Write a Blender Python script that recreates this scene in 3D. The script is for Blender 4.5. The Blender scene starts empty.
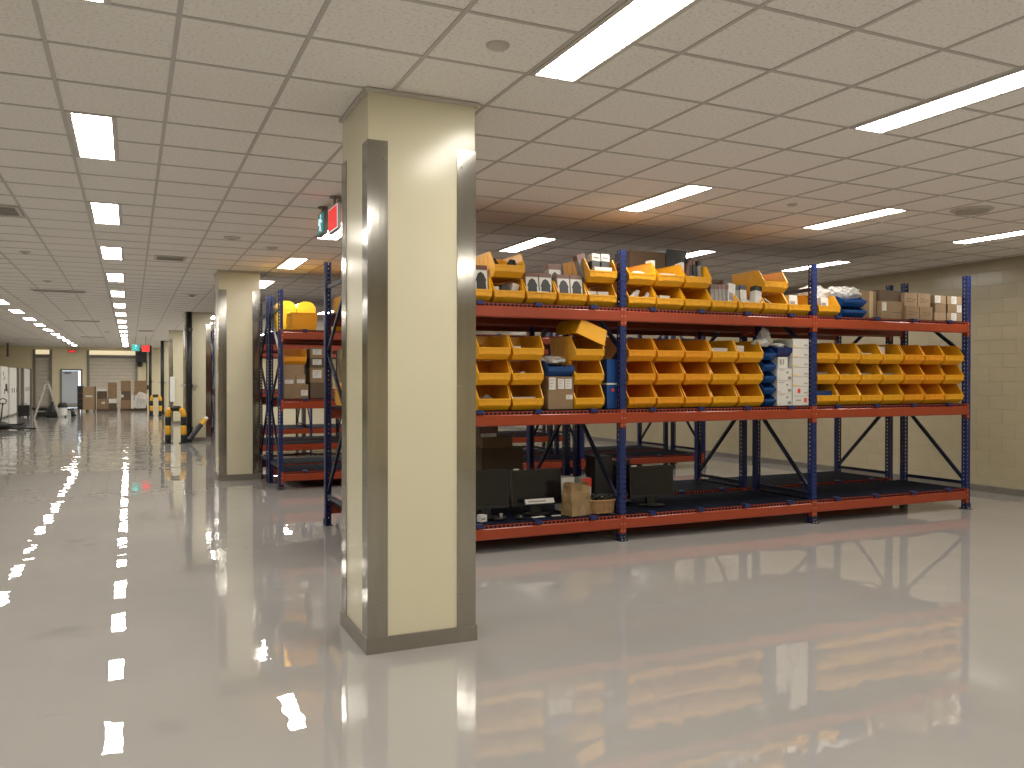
import bpy, bmesh, math, random
from mathutils import Vector, Matrix, Euler, noise
random.seed(7)
R = math.radians
S = bpy.context.scene
COL = S.collection

# ------------------------------------------------------------------ camera, world, exposure
CAMH = 1.6414
cd = bpy.data.cameras.new('camera'); cam = bpy.data.objects.new('camera', cd); COL.objects.link(cam)
cd.sensor_width = 36; cd.lens = 839.08 / 1024 * 36; cd.clip_end = 200
cam.rotation_mode = 'XYZ'
cam.location = (0, 0, CAMH)
cam.matrix_world = (Matrix.Translation((0, 0, CAMH)) @ Matrix.Rotation(-R(24.457), 4, 'Z') @
                    Matrix.Rotation(R(90 - .3664), 4, 'X') @ Matrix.Rotation(R(.0562), 4, 'Z'))
S.camera = cam
w = bpy.data.worlds.new('world'); S.world = w; w.use_nodes = True
w.node_tree.nodes['Background'].inputs[0].default_value = (.9, .95, 1, 1)
w.node_tree.nodes['Background'].inputs[1].default_value = .05
S.view_settings.view_transform = 'Standard'; S.view_settings.look = 'None'
S.view_settings.gamma = 1; S.view_settings.use_curve_mapping = False
S.view_settings.exposure = 1.2
S.cycles.use_adaptive_sampling = False
LIGHT_POWER = 13.0
LIGHT_COLOR = (1.0, .945, .86)

# ------------------------------------------------------------------ materials
def mat(name, color, rough=.5, metal=0, var=0.0, vscale=6, bump=0, bscale=40, spec=.5, emit=None, estr=0,
        trans=0, alpha=1, coat=0, stretch=None, sss=0):
    m = bpy.data.materials.new(name); m.use_nodes = True
    nt = m.node_tree; b = nt.nodes['Principled BSDF']
    b.inputs['Base Color'].default_value = (*color, 1)
    b.inputs['Roughness'].default_value = rough
    b.inputs['Metallic'].default_value = metal
    b.inputs['Specular IOR Level'].default_value = spec
    if trans: b.inputs['Transmission Weight'].default_value = trans
    if alpha < 1: b.inputs['Alpha'].default_value = alpha
    if coat: b.inputs['Coat Weight'].default_value = coat; b.inputs['Coat Roughness'].default_value = .08
    if emit: b.inputs['Emission Color'].default_value = (*emit, 1); b.inputs['Emission Strength'].default_value = estr
    if var or bump:
        tc = nt.nodes.new('ShaderNodeTexCoord'); src = tc.outputs['Object']
        if stretch:
            mp = nt.nodes.new('ShaderNodeMapping'); mp.inputs['Scale'].default_value = stretch
            nt.links.new(src, mp.inputs[0]); src = mp.outputs[0]
    if var:
        n = nt.nodes.new('ShaderNodeTexNoise'); n.inputs['Scale'].default_value = vscale; n.inputs['Detail'].default_value = 4
        nt.links.new(src, n.inputs['Vector'])
        r = nt.nodes.new('ShaderNodeValToRGB')
        r.color_ramp.elements[0].position = .3; r.color_ramp.elements[1].position = .7
        r.color_ramp.elements[0].color = (*[c * (1 - var) for c in color], 1)
        r.color_ramp.elements[1].color = (*[min(1, c * (1 + var)) for c in color], 1)
        nt.links.new(n.outputs['Fac'], r.inputs[0]); nt.links.new(r.outputs[0], b.inputs['Base Color'])
    if bump:
        n2 = nt.nodes.new('ShaderNodeTexNoise'); n2.inputs['Scale'].default_value = bscale; n2.inputs['Detail'].default_value = 3
        nt.links.new(src, n2.inputs['Vector'])
        bp = nt.nodes.new('ShaderNodeBump'); bp.inputs['Strength'].default_value = bump; bp.inputs['Distance'].default_value = .01
        nt.links.new(n2.outputs['Fac'], bp.inputs['Height']); nt.links.new(bp.outputs[0], b.inputs['Normal'])
    return m

M = {}
def tile_material():
    m = mat('ceiling_tile', (.70, .665, .61), .85, bump=.35, bscale=60)
    nt = m.node_tree; b = nt.nodes['Principled BSDF']
    tc = nt.nodes.new('ShaderNodeTexCoord')
    v = nt.nodes.new('ShaderNodeTexNoise'); v.inputs['Scale'].default_value = 45; v.inputs['Detail'].default_value = 5; v.inputs['Roughness'].default_value = .75
    nt.links.new(tc.outputs['Object'], v.inputs['Vector'])
    r = nt.nodes.new('ShaderNodeValToRGB')
    r.color_ramp.elements[0].position = .33; r.color_ramp.elements[0].color = (.60, .57, .52, 1)
    r.color_ramp.elements[1].position = .47; r.color_ramp.elements[1].color = (.86, .83, .78, 1)
    nt.links.new(v.outputs['Fac'], r.inputs[0]); nt.links.new(r.outputs[0], b.inputs['Base Color'])
    return m
M['tile'] = tile_material()
M['tbar'] = mat('grid_bar', (.50, .475, .44), .5)
M['plenum'] = mat('plenum', (.2, .2, .2), .9)

def floor_material():
    m = bpy.data.materials.new('epoxy_floor'); m.use_nodes = True
    nt = m.node_tree; L = nt.links; b = nt.nodes['Principled BSDF']
    g = nt.nodes.new('ShaderNodeNewGeometry')
    n = nt.nodes.new('ShaderNodeTexNoise'); n.inputs['Scale'].default_value = .8; n.inputs['Detail'].default_value = 6
    L.new(g.outputs['Position'], n.inputs['Vector'])
    r = nt.nodes.new('ShaderNodeValToRGB')
    r.color_ramp.elements[0].position = .3; r.color_ramp.elements[0].color = (.37, .36, .345, 1)
    r.color_ramp.elements[1].position = .75; r.color_ramp.elements[1].color = (.415, .40, .38, 1)
    L.new(n.outputs['Fac'], r.inputs[0])
    # faint scuffs
    n3 = nt.nodes.new('ShaderNodeTexNoise'); n3.inputs['Scale'].default_value = 3.2; n3.inputs['Detail'].default_value = 8; n3.inputs['Roughness'].default_value = .7
    mp = nt.nodes.new('ShaderNodeMapping'); mp.inputs['Scale'].default_value = (.5, 1.6, 1)
    L.new(g.outputs['Position'], mp.inputs[0]); L.new(mp.outputs[0], n3.inputs['Vector'])
    r3 = nt.nodes.new('ShaderNodeValToRGB')
    r3.color_ramp.elements[0].position = .27; r3.color_ramp.elements[0].color = (.62, .62, .62, 1)
    r3.color_ramp.elements[1].position = .34; r3.color_ramp.elements[1].color = (1, 1, 1, 1)
    L.new(n3.outputs['Fac'], r3.inputs[0])
    mx = nt.nodes.new('ShaderNodeMix'); mx.data_type = 'RGBA'; mx.blend_type = 'MULTIPLY'; mx.inputs[0].default_value = 1
    L.new(r.outputs[0], mx.inputs[6]); L.new(r3.outputs[0], mx.inputs[7]); L.new(mx.outputs[2], b.inputs['Base Color'])
    b.inputs['Roughness'].default_value = .006
    b.inputs['Specular IOR Level'].default_value = 1.0
    # gentle trowel waviness; the older coat beyond ~13 m is wavier
    w1 = nt.nodes.new('ShaderNodeTexNoise'); w1.inputs['Scale'].default_value = 2.3; w1.inputs['Detail'].default_value = 2
    L.new(g.outputs['Position'], w1.inputs['Vector'])
    w2 = nt.nodes.new('ShaderNodeTexNoise'); w2.inputs['Scale'].default_value = 1.5; w2.inputs['Detail'].default_value = 3
    L.new(g.outputs['Position'], w2.inputs['Vector'])
    sx = nt.nodes.new('ShaderNodeSeparateXYZ'); L.new(g.outputs['Position'], sx.inputs[0])
    gt = nt.nodes.new('ShaderNodeMath'); gt.operation = 'GREATER_THAN'; gt.inputs[1].default_value = 16.4; L.new(sx.outputs[1], gt.inputs[0])
    m1 = nt.nodes.new('ShaderNodeMath'); m1.operation = 'MULTIPLY'; L.new(w2.outputs['Fac'], m1.inputs[0]); L.new(gt.outputs[0], m1.inputs[1])
    m2 = nt.nodes.new('ShaderNodeMath'); m2.operation = 'MULTIPLY_ADD'; m2.inputs[1].default_value = 7.0; L.new(m1.outputs[0], m2.inputs[0]); L.new(w1.outputs['Fac'], m2.inputs[2])
    bp = nt.nodes.new('ShaderNodeBump'); bp.inputs['Strength'].default_value = 1; bp.inputs['Distance'].default_value = .0021
    L.new(m2.outputs[0], bp.inputs['Height']); L.new(bp.outputs[0], b.inputs['Normal'])
    return m
M['floor'] = floor_material()
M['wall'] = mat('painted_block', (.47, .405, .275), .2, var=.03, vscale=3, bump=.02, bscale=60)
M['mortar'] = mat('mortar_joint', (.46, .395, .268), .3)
M['cream'] = mat('cream_wall', (.82, .74, .52), .5, var=.03, vscale=.7)
M['column'] = mat('column_paint', (.67, .625, .455), .19, spec=.38, var=.02, vscale=2, bump=.015, bscale=8)
M['steel'] = mat('stainless', (.40, .385, .35), .12, 1, var=.06, vscale=3, bump=.02, bscale=5, stretch=(6, 6, .5))
M['base'] = mat('rubber_base', (.19, .17, .14), .4, var=.08)
M['blue'] = mat('rack_blue', (.008, .021, .11), .38, var=.12, vscale=9)
M['navy'] = mat('rack_navy', (.006, .011, .04), .42, var=.15, vscale=9)
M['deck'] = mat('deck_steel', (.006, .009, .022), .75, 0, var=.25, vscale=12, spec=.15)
M['red'] = mat('rack_red', (.31, .046, .014), .3, var=.06, vscale=5)
M['zinc'] = mat('zinc_bolt', (.6, .6, .6), .3, 1)
M['yellow'] = mat('bin_yellow', (.80, .385, .012), .36, var=.05, vscale=3)
M['yellow_dk'] = mat('bin_yellow_orange', (.80, .325, .010), .36, var=.05, vscale=3)
M['yellow_lit'] = mat('bin_yellow_lit', (.95, .60, .03), .36, var=.04, vscale=3)  # brighter yellow: strong light from above put into the tub colour
M['bluebin'] = mat('bin_blue', (.008, .065, .24), .36, var=.06, vscale=4)
M['darkbluebin'] = mat('bin_dark_blue', (.008, .022, .12), .38, var=.06, vscale=4)
M['card'] = mat('cardboard', (.25, .165, .09), .8, var=.08, vscale=8)
M['card_lt'] = mat('cardboard_light', (.32, .22, .13), .8, var=.08, vscale=8)
M['card_dk'] = mat('cardboard_dark', (.11, .075, .045), .8, var=.08, vscale=8)
M['tape'] = mat('packing_tape', (.50, .38, .22), .25)
M['white'] = mat('white_card', (.66, .64, .59), .6, var=.02)
M['paper'] = mat('paper', (.64, .63, .59), .8, var=.02)
M['print'] = mat('print_dark', (.035, .035, .035), .5)
M['maroon'] = mat('print_maroon', (.16, .075, .06), .5)
M['greycard'] = mat('grey_card', (.27, .255, .235), .6, var=.04)
M['redprint'] = mat('print_red', (.75, .05, .03), .5)
M['yelprint'] = mat('print_yellow', (.85, .62, .10), .5)
M['black'] = mat('black_plastic', (.012, .012, .012), .35, var=.2)
M['screen'] = mat('dark_screen', (.012, .012, .013), .12)
M['rubber'] = mat('black_rubber', (.02, .02, .02), .6, var=.2)
M['kraft'] = mat('kraft_paper', (.52, .36, .18), .75, var=.1, vscale=10, bump=.2, bscale=25)
M['wicker'] = mat('wicker', (.33, .19, .08), .7, var=.2, vscale=30)
M['film'] = mat('plastic_film', (.86, .85, .82), .12, alpha=.5, bump=.5, bscale=30)
M['alu'] = mat('aluminium', (.42, .40, .37), .35, .6)
M['ladder_or'] = mat('ladder_grey', (.30, .28, .26), .4, .3)
M['hazard_y'] = mat('hazard_yellow', (.82, .42, .02), .4)
M['hazard_k'] = mat('hazard_black', (.015, .015, .015), .45)
M['pipe'] = mat('black_pipe', (.012, .012, .013), .4)
M['whitepaint'] = mat('white_paint', (.78, .78, .75), .4, var=.02)
M['greyframe'] = mat('grey_frame', (.23, .215, .19), .5)
M['doorleaf'] = mat('door_leaf', (.62, .68, .76), .35)
M['slat'] = mat('shutter_slat', (.62, .57, .48), .45, .0, var=.05)
M['glow_win'] = mat('lit_window', (.9, .8, .55), .5, emit=(1, .86, .55), estr=.28)
M['daylight'] = mat('lit_opening', (.8, .9, 1), .5, emit=(.75, .87, 1), estr=.8)
M['diffuser'] = mat('light_diffuser', (.9, .9, .9), .5, emit=LIGHT_COLOR, estr=LIGHT_POWER)
M['exit_red'] = mat('exit_red', (.6, .03, .03), .4, emit=(1, .04, .04), estr=.30)
M['exit_green'] = mat('exit_green', (.02, .35, .33), .4, emit=(.01, .25, .30), estr=.15)
M['pict'] = mat('pictogram_white', (.9, .9, .9), .4, emit=(.7, .95, 1), estr=.30)
M['led'] = mat('indicator_led', (.2, .9, .3), .4, emit=(.4, 1, .45), estr=2)
M['vent'] = mat('vent_white', (.55, .52, .47), .5)
M['ventdk'] = mat('vent_dark', (.04, .04, .04), .7)

# ------------------------------------------------------------------ mesh helpers
class MB:
    def __init__(s): s.v = []; s.f = []; s.m = []
    def face(s, pts, mi=0):
        b = len(s.v); s.v += [tuple(p) for p in pts]; s.f.append(tuple(range(b, b + len(pts)))); s.m.append(mi)
    def box(s, x0, y0, z0, x1, y1, z1, mi=0, T=None):
        p = [(x, y, z) for z in (z0, z1) for y in (y0, y1) for x in (x0, x1)]
        if T is not None: p = [tuple(T @ Vector(q)) for q in p]
        b = len(s.v); s.v += p
        for q in ((0, 2, 3, 1), (4, 5, 7, 6), (0, 1, 5, 4), (2, 6, 7, 3), (0, 4, 6, 2), (1, 3, 7, 5)):
            s.f.append(tuple(b + i for i in q)); s.m.append(mi)
        return s
    def prism(s, prof, a0, a1, axis='x', mi=0):
        # prof: list of 2-D points extruded along axis; ('x': (y,z)), ('y': (x,z)), ('z': (x,y))
        def P(a, q):
            return (a, q[0], q[1]) if axis == 'x' else (q[0], a, q[1]) if axis == 'y' else (q[0], q[1], a)
        n = len(prof); b = len(s.v)
        s.v += [P(a0, q) for q in prof] + [P(a1, q) for q in prof]
        s.f.append(tuple(range(b, b + n))); s.f.append(tuple(range(b + 2 * n - 1, b + n - 1, -1))); s.m += [mi, mi]
        for i in range(n):
            j = (i + 1) % n; s.f.append((b + i, b + n + i, b + n + j, b + j)); s.m.append(mi)
        return s
    def bar(s, p, q, wd, ht, mi=0):
        p, q = Vector(p), Vector(q); d = (q - p).normalized()
        up = Vector((0, 0, 1)) if abs(d.z) < .95 else Vector((1, 0, 0))
        a = d.cross(up).normalized() * wd / 2; c = d.cross(a).normalized() * ht / 2
        b = len(s.v)
        for o in (p, q):
            for k, l in ((-1, -1), (1, -1), (1, 1), (-1, 1)): s.v.append(tuple(o + a * k + c * l))
        for i in range(4):
            j = (i + 1) % 4; s.f.append((b + i, b + 4 + i, b + 4 + j, b + j)); s.m.append(mi)
        s.f += [(b, b + 1, b + 2, b + 3), (b + 7, b + 6, b + 5, b + 4)]; s.m += [mi, mi]
        return s
    def tube(s, pts, r, n=8, mi=0, closed=False):
        pts = [Vector(p) for p in pts]; N = len(pts); b = len(s.v); up = Vector((.13, .2, 1))
        rr = r if isinstance(r, (list, tuple)) else [r] * N
        for i, p in enumerate(pts):
            d = (pts[(i + 1) % N] - pts[i - 1]) if closed else (pts[min(i + 1, N - 1)] - pts[max(i - 1, 0)])
            d.normalize(); a = d.cross(up).normalized(); c = d.cross(a).normalized()
            for k in range(n):
                t = 2 * math.pi * k / n; s.v.append(tuple(p + (a * math.cos(t) + c * math.sin(t)) * rr[i]))
        for i in range(N if closed else N - 1):
            i2 = (i + 1) % N
            for k in range(n):
                k2 = (k + 1) % n; s.f.append((b + i * n + k, b + i * n + k2, b + i2 * n + k2, b + i2 * n + k)); s.m.append(mi)
        if not closed:
            s.f.append(tuple(b + k for k in range(n - 1, -1, -1))); s.f.append(tuple(b + (N - 1) * n + k for k in range(n))); s.m += [mi, mi]
        return s
    def lathe(s, prof, n=20, c=(0, 0, 0), mi=0):
        b = len(s.v); N = len(prof)
        for r, z in prof:
            for k in range(n):
                t = 2 * math.pi * k / n; s.v.append((c[0] + r * math.cos(t), c[1] + r * math.sin(t), c[2] + z))
        for i in range(N - 1):
            for k in range(n):
                k2 = (k + 1) % n; s.f.append((b + i * n + k, b + i * n + k2, b + (i + 1) * n + k2, b + (i + 1) * n + k)); s.m.append(mi)
        s.f.append(tuple(b + k for k in range(n - 1, -1, -1))); s.f.append(tuple(b + (N - 1) * n + k for k in range(n))); s.m += [mi, mi]
        return s
    def mesh(s, name, mats, fix=True, smooth=False):
        me = bpy.data.meshes.new(name); me.from_pydata(s.v, [], s.f)
        if not isinstance(mats, (list, tuple)): mats = [mats]
        for m in mats: me.materials.append(m)
        if len(mats) > 1: me.polygons.foreach_set('material_index', s.m)
        if fix:
            bm = bmesh.new(); bm.from_mesh(me); bmesh.ops.recalc_face_normals(bm, faces=bm.faces); bm.to_mesh(me); bm.free()
        if smooth:
            for p in me.polygons: p.use_smooth = True
        me.update()
        return me
    def build(s, name, mats, parent=None, loc=None, rot=None, **k):
        return link(name, s.mesh(name, mats, **k), parent, loc, rot)

def link(name, me, parent=None, loc=None, rot=None):
    o = bpy.data.objects.new(name, me); COL.objects.link(o)
    if loc: o.location = loc
    if rot: o.rotation_euler = rot
    if parent: o.parent = parent
    return o
def thing(name, label, cat, loc=(0, 0, 0), rot=(0, 0, 0), group=None):
    o = bpy.data.objects.new(name, None); COL.objects.link(o); o.empty_display_size = .1
    o.location = loc; o.rotation_euler = rot
    return tag(o, label, cat, group)
def tag(o, label, cat, group=None):
    o['label'] = label; o['category'] = cat
    if group: o['group'] = group
    return o
def struct(o): o['kind'] = 'structure'; return o
ORD = ['first', 'second', 'third', 'fourth', 'fifth', 'sixth', 'seventh', 'eighth', 'ninth', 'tenth', 'eleventh', 'twelfth',
       'thirteenth', 'fourteenth', 'fifteenth', 'sixteenth', 'seventeenth', 'eighteenth', 'nineteenth', 'twentieth']
def proj(p):
    q = cam.matrix_world.inverted() @ Vector(p)
    if q.z > -.1: return None
    return 512 + 839.08 * q.x / -q.z, 384 - 839.08 * q.y / -q.z, -q.z

# ------------------------------------------------------------------ the room shell
ZC = 3.3617
X0, X1, Y0, Y1 = -8.2, 11.329, -6.0, 52.5
GX, GY, TS = .2143, 4.903, .61
struct(MB().box(X0, Y0, -.1, X1 + .2, Y1 + .2, 0).build('floor', M['floor']))
ceiling = struct(MB().box(X0, Y0, ZC + .09, X1 + .2, Y1 + .2, ZC + .14).build('ceiling', M['plenum']))

K0, K1 = int(math.floor((X0 - GX) / TS)), int(math.floor((X1 - GX) / TS))
R0, R1 = int(math.floor((Y0 - GY) / TS)), int(math.floor((Y1 - GY) / TS))
def is_light(k, r): return (k + 1) % 4 == 0 and -1 <= (k + 1) // 4 <= 4 and (r - 2) % 5 in (0, 1)
def tile_rect(k, r):
    xa, xb = GX + TS * k + .005, GX + TS * (k + 1) - .005
    ya, yb = GY + TS * r + .005, GY + TS * (r + 1) - .005
    if is_light(k, r): xa = GX + TS * k + .318
    return max(xa, X0), min(xb, X1), max(ya, Y0), min(yb, Y1)
cand = []
for k in range(K0, K1 + 1):
    for r in range(R0, R1 + 1):
        xa, xb, ya, yb = tile_rect(k, r)
        if xb - xa < .02 or yb - ya < .02: continue
        ps = [proj((x, y, ZC)) for x in (xa, xb) for y in (ya, yb)]
        area = 0
        if all(ps):
            us = [p[0] for p in ps]; vs = [p[1] for p in ps]
            if max(us) > 0 and min(us) < 1024 and max(vs) > 0: area = 1 / ps[0][2] ** 3
        cand.append((area, xa, xb, ya, yb))
cand.sort(key=lambda c: -c[0])
tile_meshes = {}
for i, (a, xa, xb, ya, yb) in enumerate(cand[:300]):
    key = (round(xb - xa, 3), round(yb - ya, 3))
    if key not in tile_meshes:
        hx, hy = key[0] / 2, key[1] / 2
        tile_meshes[key] = MB().box(-hx, -hy, 0, hx, hy, .016).mesh('tile', M['tile'])
    link('tile', tile_meshes[key], ceiling, ((xa + xb) / 2, (ya + yb) / 2, ZC + .005 + random.uniform(-.001, .001)))
mb = MB()
for a, xa, xb, ya, yb in cand[300:]: mb.box(xa, ya, ZC + .005, xb, yb, ZC + .021)
o = mb.build('tile', M['tile'], ceiling, fix=False); o['kind'] = 'stuff'
barx = MB().box(-.012, Y0, ZC, .012, Y1, ZC + .022).mesh('grid_bar', M['tbar'])
bary = MB().box(X0, -.012, ZC + .0006, X1, .012, ZC + .022).mesh('grid_bar', M['tbar'])
for k in range(K0 + 1, K1 + 1): link('grid_bar', barx, ceiling, (GX + TS * k, 0, 0))
for r in range(R0 + 1, R1 + 1): link('grid_bar', bary, ceiling, (0, GY + TS * r, 0))

# right wall of painted block, running bond
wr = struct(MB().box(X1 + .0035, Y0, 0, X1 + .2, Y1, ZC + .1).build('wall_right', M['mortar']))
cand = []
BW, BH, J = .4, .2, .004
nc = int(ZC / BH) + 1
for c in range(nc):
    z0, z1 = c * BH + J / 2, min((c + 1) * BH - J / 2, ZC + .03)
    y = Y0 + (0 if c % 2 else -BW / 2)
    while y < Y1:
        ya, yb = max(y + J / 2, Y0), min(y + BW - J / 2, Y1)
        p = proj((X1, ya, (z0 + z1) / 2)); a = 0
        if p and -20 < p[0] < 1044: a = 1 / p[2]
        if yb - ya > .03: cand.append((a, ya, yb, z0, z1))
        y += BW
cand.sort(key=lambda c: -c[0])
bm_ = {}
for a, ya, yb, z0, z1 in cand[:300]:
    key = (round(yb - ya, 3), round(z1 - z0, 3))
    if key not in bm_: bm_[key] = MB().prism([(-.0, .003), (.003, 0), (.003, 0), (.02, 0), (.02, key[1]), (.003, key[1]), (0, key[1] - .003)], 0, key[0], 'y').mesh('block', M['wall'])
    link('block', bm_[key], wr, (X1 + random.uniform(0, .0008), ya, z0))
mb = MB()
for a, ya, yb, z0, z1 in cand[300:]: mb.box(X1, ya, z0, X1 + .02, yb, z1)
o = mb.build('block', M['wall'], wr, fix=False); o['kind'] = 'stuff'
struct(MB().prism([(X1 - .012, 0), (X1, 0), (X1, .1), (X1 - .006, .1), (X1 - .012, .092)], Y0, Y1, 'y').build('baseboard_right', M['base']))
struct(MB().box(X0 - .2, Y0, 0, X0, Y1, ZC + .1).build('wall_left', M['cream']))
struct(MB().box(X0, Y0 - .2, 0, X1, Y0, ZC + .1).build('wall_near', M['cream']))

# far wall with shutters, door opening and lit transoms (a wall with real openings)
FW = Y1
mb = MB()
DX0, DX1, DZ = -3.45, -2.52, 2.06
S1a, S1b = -2.15, .32
S2a, S2b = -4.78, -3.98
for xa, xb, za, zb in ((X0, S2a, 0, 3.45), (S2b, DX0, 0, 3.45), (DX0, DX1, DZ, 3.45), (DX1, S1a, 0, 3.45), (S1b, X1, 0, 3.45),
                       (S2a, S2b, 3.2, 3.45), (S1a, S1b, 3.2, 3.45)):
    mb.box(xa, FW, za, xb, FW + .2, zb)
struct(mb.build('wall_far', M['cream']))
def shutter(n, xa, xb, label):
    d = struct(thing('door_%d' % n, label, 'door', (0, FW, 0))); 
    mb = MB(); z = 0
    while z < 2.78:
        mb.prism([(.10, z), (.085, z + .02), (.085, z + .18), (.10, z + .195)], xa, xb, 'x'); z += .2
    o = mb.build('slat', M['slat'], d); o['kind'] = 'stuff'
    MB().box(xa, -.06, 2.78, xb, .1, 2.95).build('lintel_beam', M['greyframe'], d)
    for x in (xa, xb): MB().box(x - .06, -.05, 0, x + .06, .1, 3.2).build('guide_rail', M['greyframe'], d)
    MB().box(xa, .05, 2.95, xb, .1, 3.2).build('transom_window', M['glow_win'], d)
shutter(1, S1a, S1b, 'wide grey roller shutter door in the far cream wall')
shutter(2, S2a, S2b, 'narrow grey roller shutter left of the far door')
d = struct(thing('door_3', 'pale blue door standing ajar with daylight behind', 'door', (0, FW, 0)))
for xa, xb, za, zb in ((DX0 - .09, DX0, 0, DZ + .09), (DX1, DX1 + .09, 0, DZ + .09), (DX0, DX1, DZ, DZ + .09)):
    MB().box(xa, -.04, za, xb, .12, zb).build('door_frame', M['greyframe'], d)
lf = MB().box(0, .0, .01, .80, .045, DZ - .02).build('door_leaf', M['doorleaf'], d, (DX0 + .01, .03, 0), (0, 0, R(6)))
MB().box(.70, -.03, 1.0, .76, 0, 1.06).build('door_handle', M['alu'], lf)
MB().box(0, -.006, .02, .8, 0, .25).build('kick_plate', M['alu'], lf)
MB().box(DX0 + .15, -.05, DZ - .16, DX0 + .45, .02, DZ - .08).build('door_closer', M['greyframe'], d)
MB().box(DX0, .30, 0, DX1, .32, DZ).build('lit_opening', M['daylight'], d)
struct(MB().box(X0, FW - .012, 0, DX0 - .1, FW, .1).build('baseboard_far', M['base']))

# ------------------------------------------------------------------ ceiling lights
mb = MB().box(-.118, -.592, -.001, .118, .592, .012)
mb.m = [1, 0, 0, 0, 0, 0]                      # only the lower face glows
lens = mb.mesh('diffuser', [M['vent'], M['diffuser']])
fr = MB()
for a in ((-.152, -.61, -.122, .61), (.122, -.61, .152, .61), (-.122, -.61, .122, -.596), (-.122, .596, .122, .61)):
    fr.box(a[0], a[1], -.004, a[2], a[3], .03)
frame = fr.mesh('light_frame', M['vent'])
hous = MB().box(-.15, -.6, .03, .15, .6, .07).mesh('housing', M['vent'])
ROWS = {-1: 'row on the far left aisle', 0: 'row over the corridor', 1: 'row beside the columns', 2: 'row above left rack bay',
        3: 'row above middle rack bay', 4: 'row nearest the block wall'}
for j in range(-1, 5):
    n = 0
    for q in range(-4, 20):
        ya = GY + TS * (2 + 5 * q)
        if ya < Y0 + .1 or ya + 1.22 > Y1 - .1: continue
        xc = GX + TS * (4 * j - 1) + .166
        vis = any(p and -5 < p[0] < 1029 and -5 < p[1] < 500 for p in (proj((xc + dx, ya + dy, ZC)) for dx in (-.1, .1) for dy in (0, .6, 1.2)))
        if vis:
            lab = 'flush white ceiling light, %s from camera in %s' % (ORD[n], ROWS[j]); n += 1
            t = thing('ceiling_light', lab, 'light', (xc, ya + .61, ZC), group='flush ceiling lights')
        else:  # unseen panels continuing the grid, added only to light the room
            t = thing('ceiling_light', 'flush white ceiling light outside the picture', 'light', (xc, ya + .61, ZC), group='ceiling lights out of view')
        link('housing', hous, t); link('light_frame', frame, t); link('diffuser', lens, t)

# ceiling fittings
def disc(x, y, r, label, name='smoke_detector', dark=False):
    t = thing(name, label, 'detector' if name == 'smoke_detector' else 'sprinkler' if name == 'sprinkler_cap' else 'speaker', (x, y, ZC))
    MB().lathe([(r, .006), (r, -.004), (r * .85, -.012), (r * .3, -.015)], 18).build('cover', M['vent'], t, smooth=False)
    if name == 'ceiling_speaker':
        for k in (.3, .55, .75): MB().tube([(math.cos(a / 16 * 2 * math.pi) * r * k, math.sin(a / 16 * 2 * math.pi) * r * k, -.024) for a in range(16)], .006, 5, closed=True).build('grille_ring', M['tbar'], t)
    elif name == 'smoke_detector': MB().lathe([(r * .4, -.012), (r * .4, -.03), (r * .2, -.034)], 12).build('sensor', M['ventdk'] if dark else M['vent'], t)
disc(1.732, 3.987, .06, 'round white sprinkler cap ahead of the near column', 'sprinkler_cap')
disc(1.136, 10.78, .10, 'round detector on ceiling left of the near column')
disc(1.70, 11.39, .08, 'small round detector near the exit signs')
disc(1.16, 18.5, .10, 'round detector in front of second column', dark=True)
disc(-1.304, 13.16, .07, 'small round detector beside the left ceiling diffuser')
disc(-1.323, 16.92, .07, 'small round detector before the second long vent')
disc(-.788, 34.6, .12, 'round detector far down the corridor ceiling')
disc(5.955, 6.41, .05, 'small sprinkler cap over middle rack bay', 'sprinkler_cap')
disc(7.79, 5.84, .20, 'large round flush ceiling speaker over right bay', 'ceiling_speaker')
def vent(x, y, wx, wy, label, blades=5, dark=True):
    t = thing('ceiling_vent', label, 'vent', (x, y, ZC))
    f = MB(); e = .035
    for a in ((-wx / 2, -wy / 2, wx / 2, -wy / 2 + e), (-wx / 2, wy / 2 - e, wx / 2, wy / 2), (-wx / 2, -wy / 2 + e, -wx / 2 + e, wy / 2 - e), (wx / 2 - e, -wy / 2 + e, wx / 2, wy / 2 - e)):
        f.box(a[0], a[1], -.014, a[2], a[3], .004)
    f.build('frame', M['vent'], t)
    MB().box(-wx / 2 + e, -wy / 2 + e, -.002, wx / 2 - e, wy / 2 - e, .004).build('backing', M['ventdk'], t)
    for i in range(blades):
        yy = -wy / 2 + e + (i + .5) * (wy - 2 * e) / blades
        MB().bar((-wx / 2 + e, yy, -.008), (wx / 2 - e, yy, -.008), .012, .012).build('blade', M['vent'], t)
vent(-1.31, 9.98, .58, .58, 'square louvred diffuser at the left ceiling edge', 5)
vent(.52, 12.95, .42, .42, 'small dark ceiling grille right of corridor lights', 3)
vent(-1.28, 18.77, .95, .36, 'long slot vent left of the corridor lights, nearest', 2)
vent(-1.32, 28.3, .95, .36, 'long slot vent left of the corridor lights, middle', 2)
vent(-1.42, 39.1, .9, .36, 'long slot vent left of the corridor lights, third', 2)
vent(-4.05, 42.3, 1.1, .4, 'long slot vent left of the left light row', 2)
vent(.52, 33.3, .5, .5, 'dark ceiling grille far down, right of corridor lights', 3)

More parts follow.
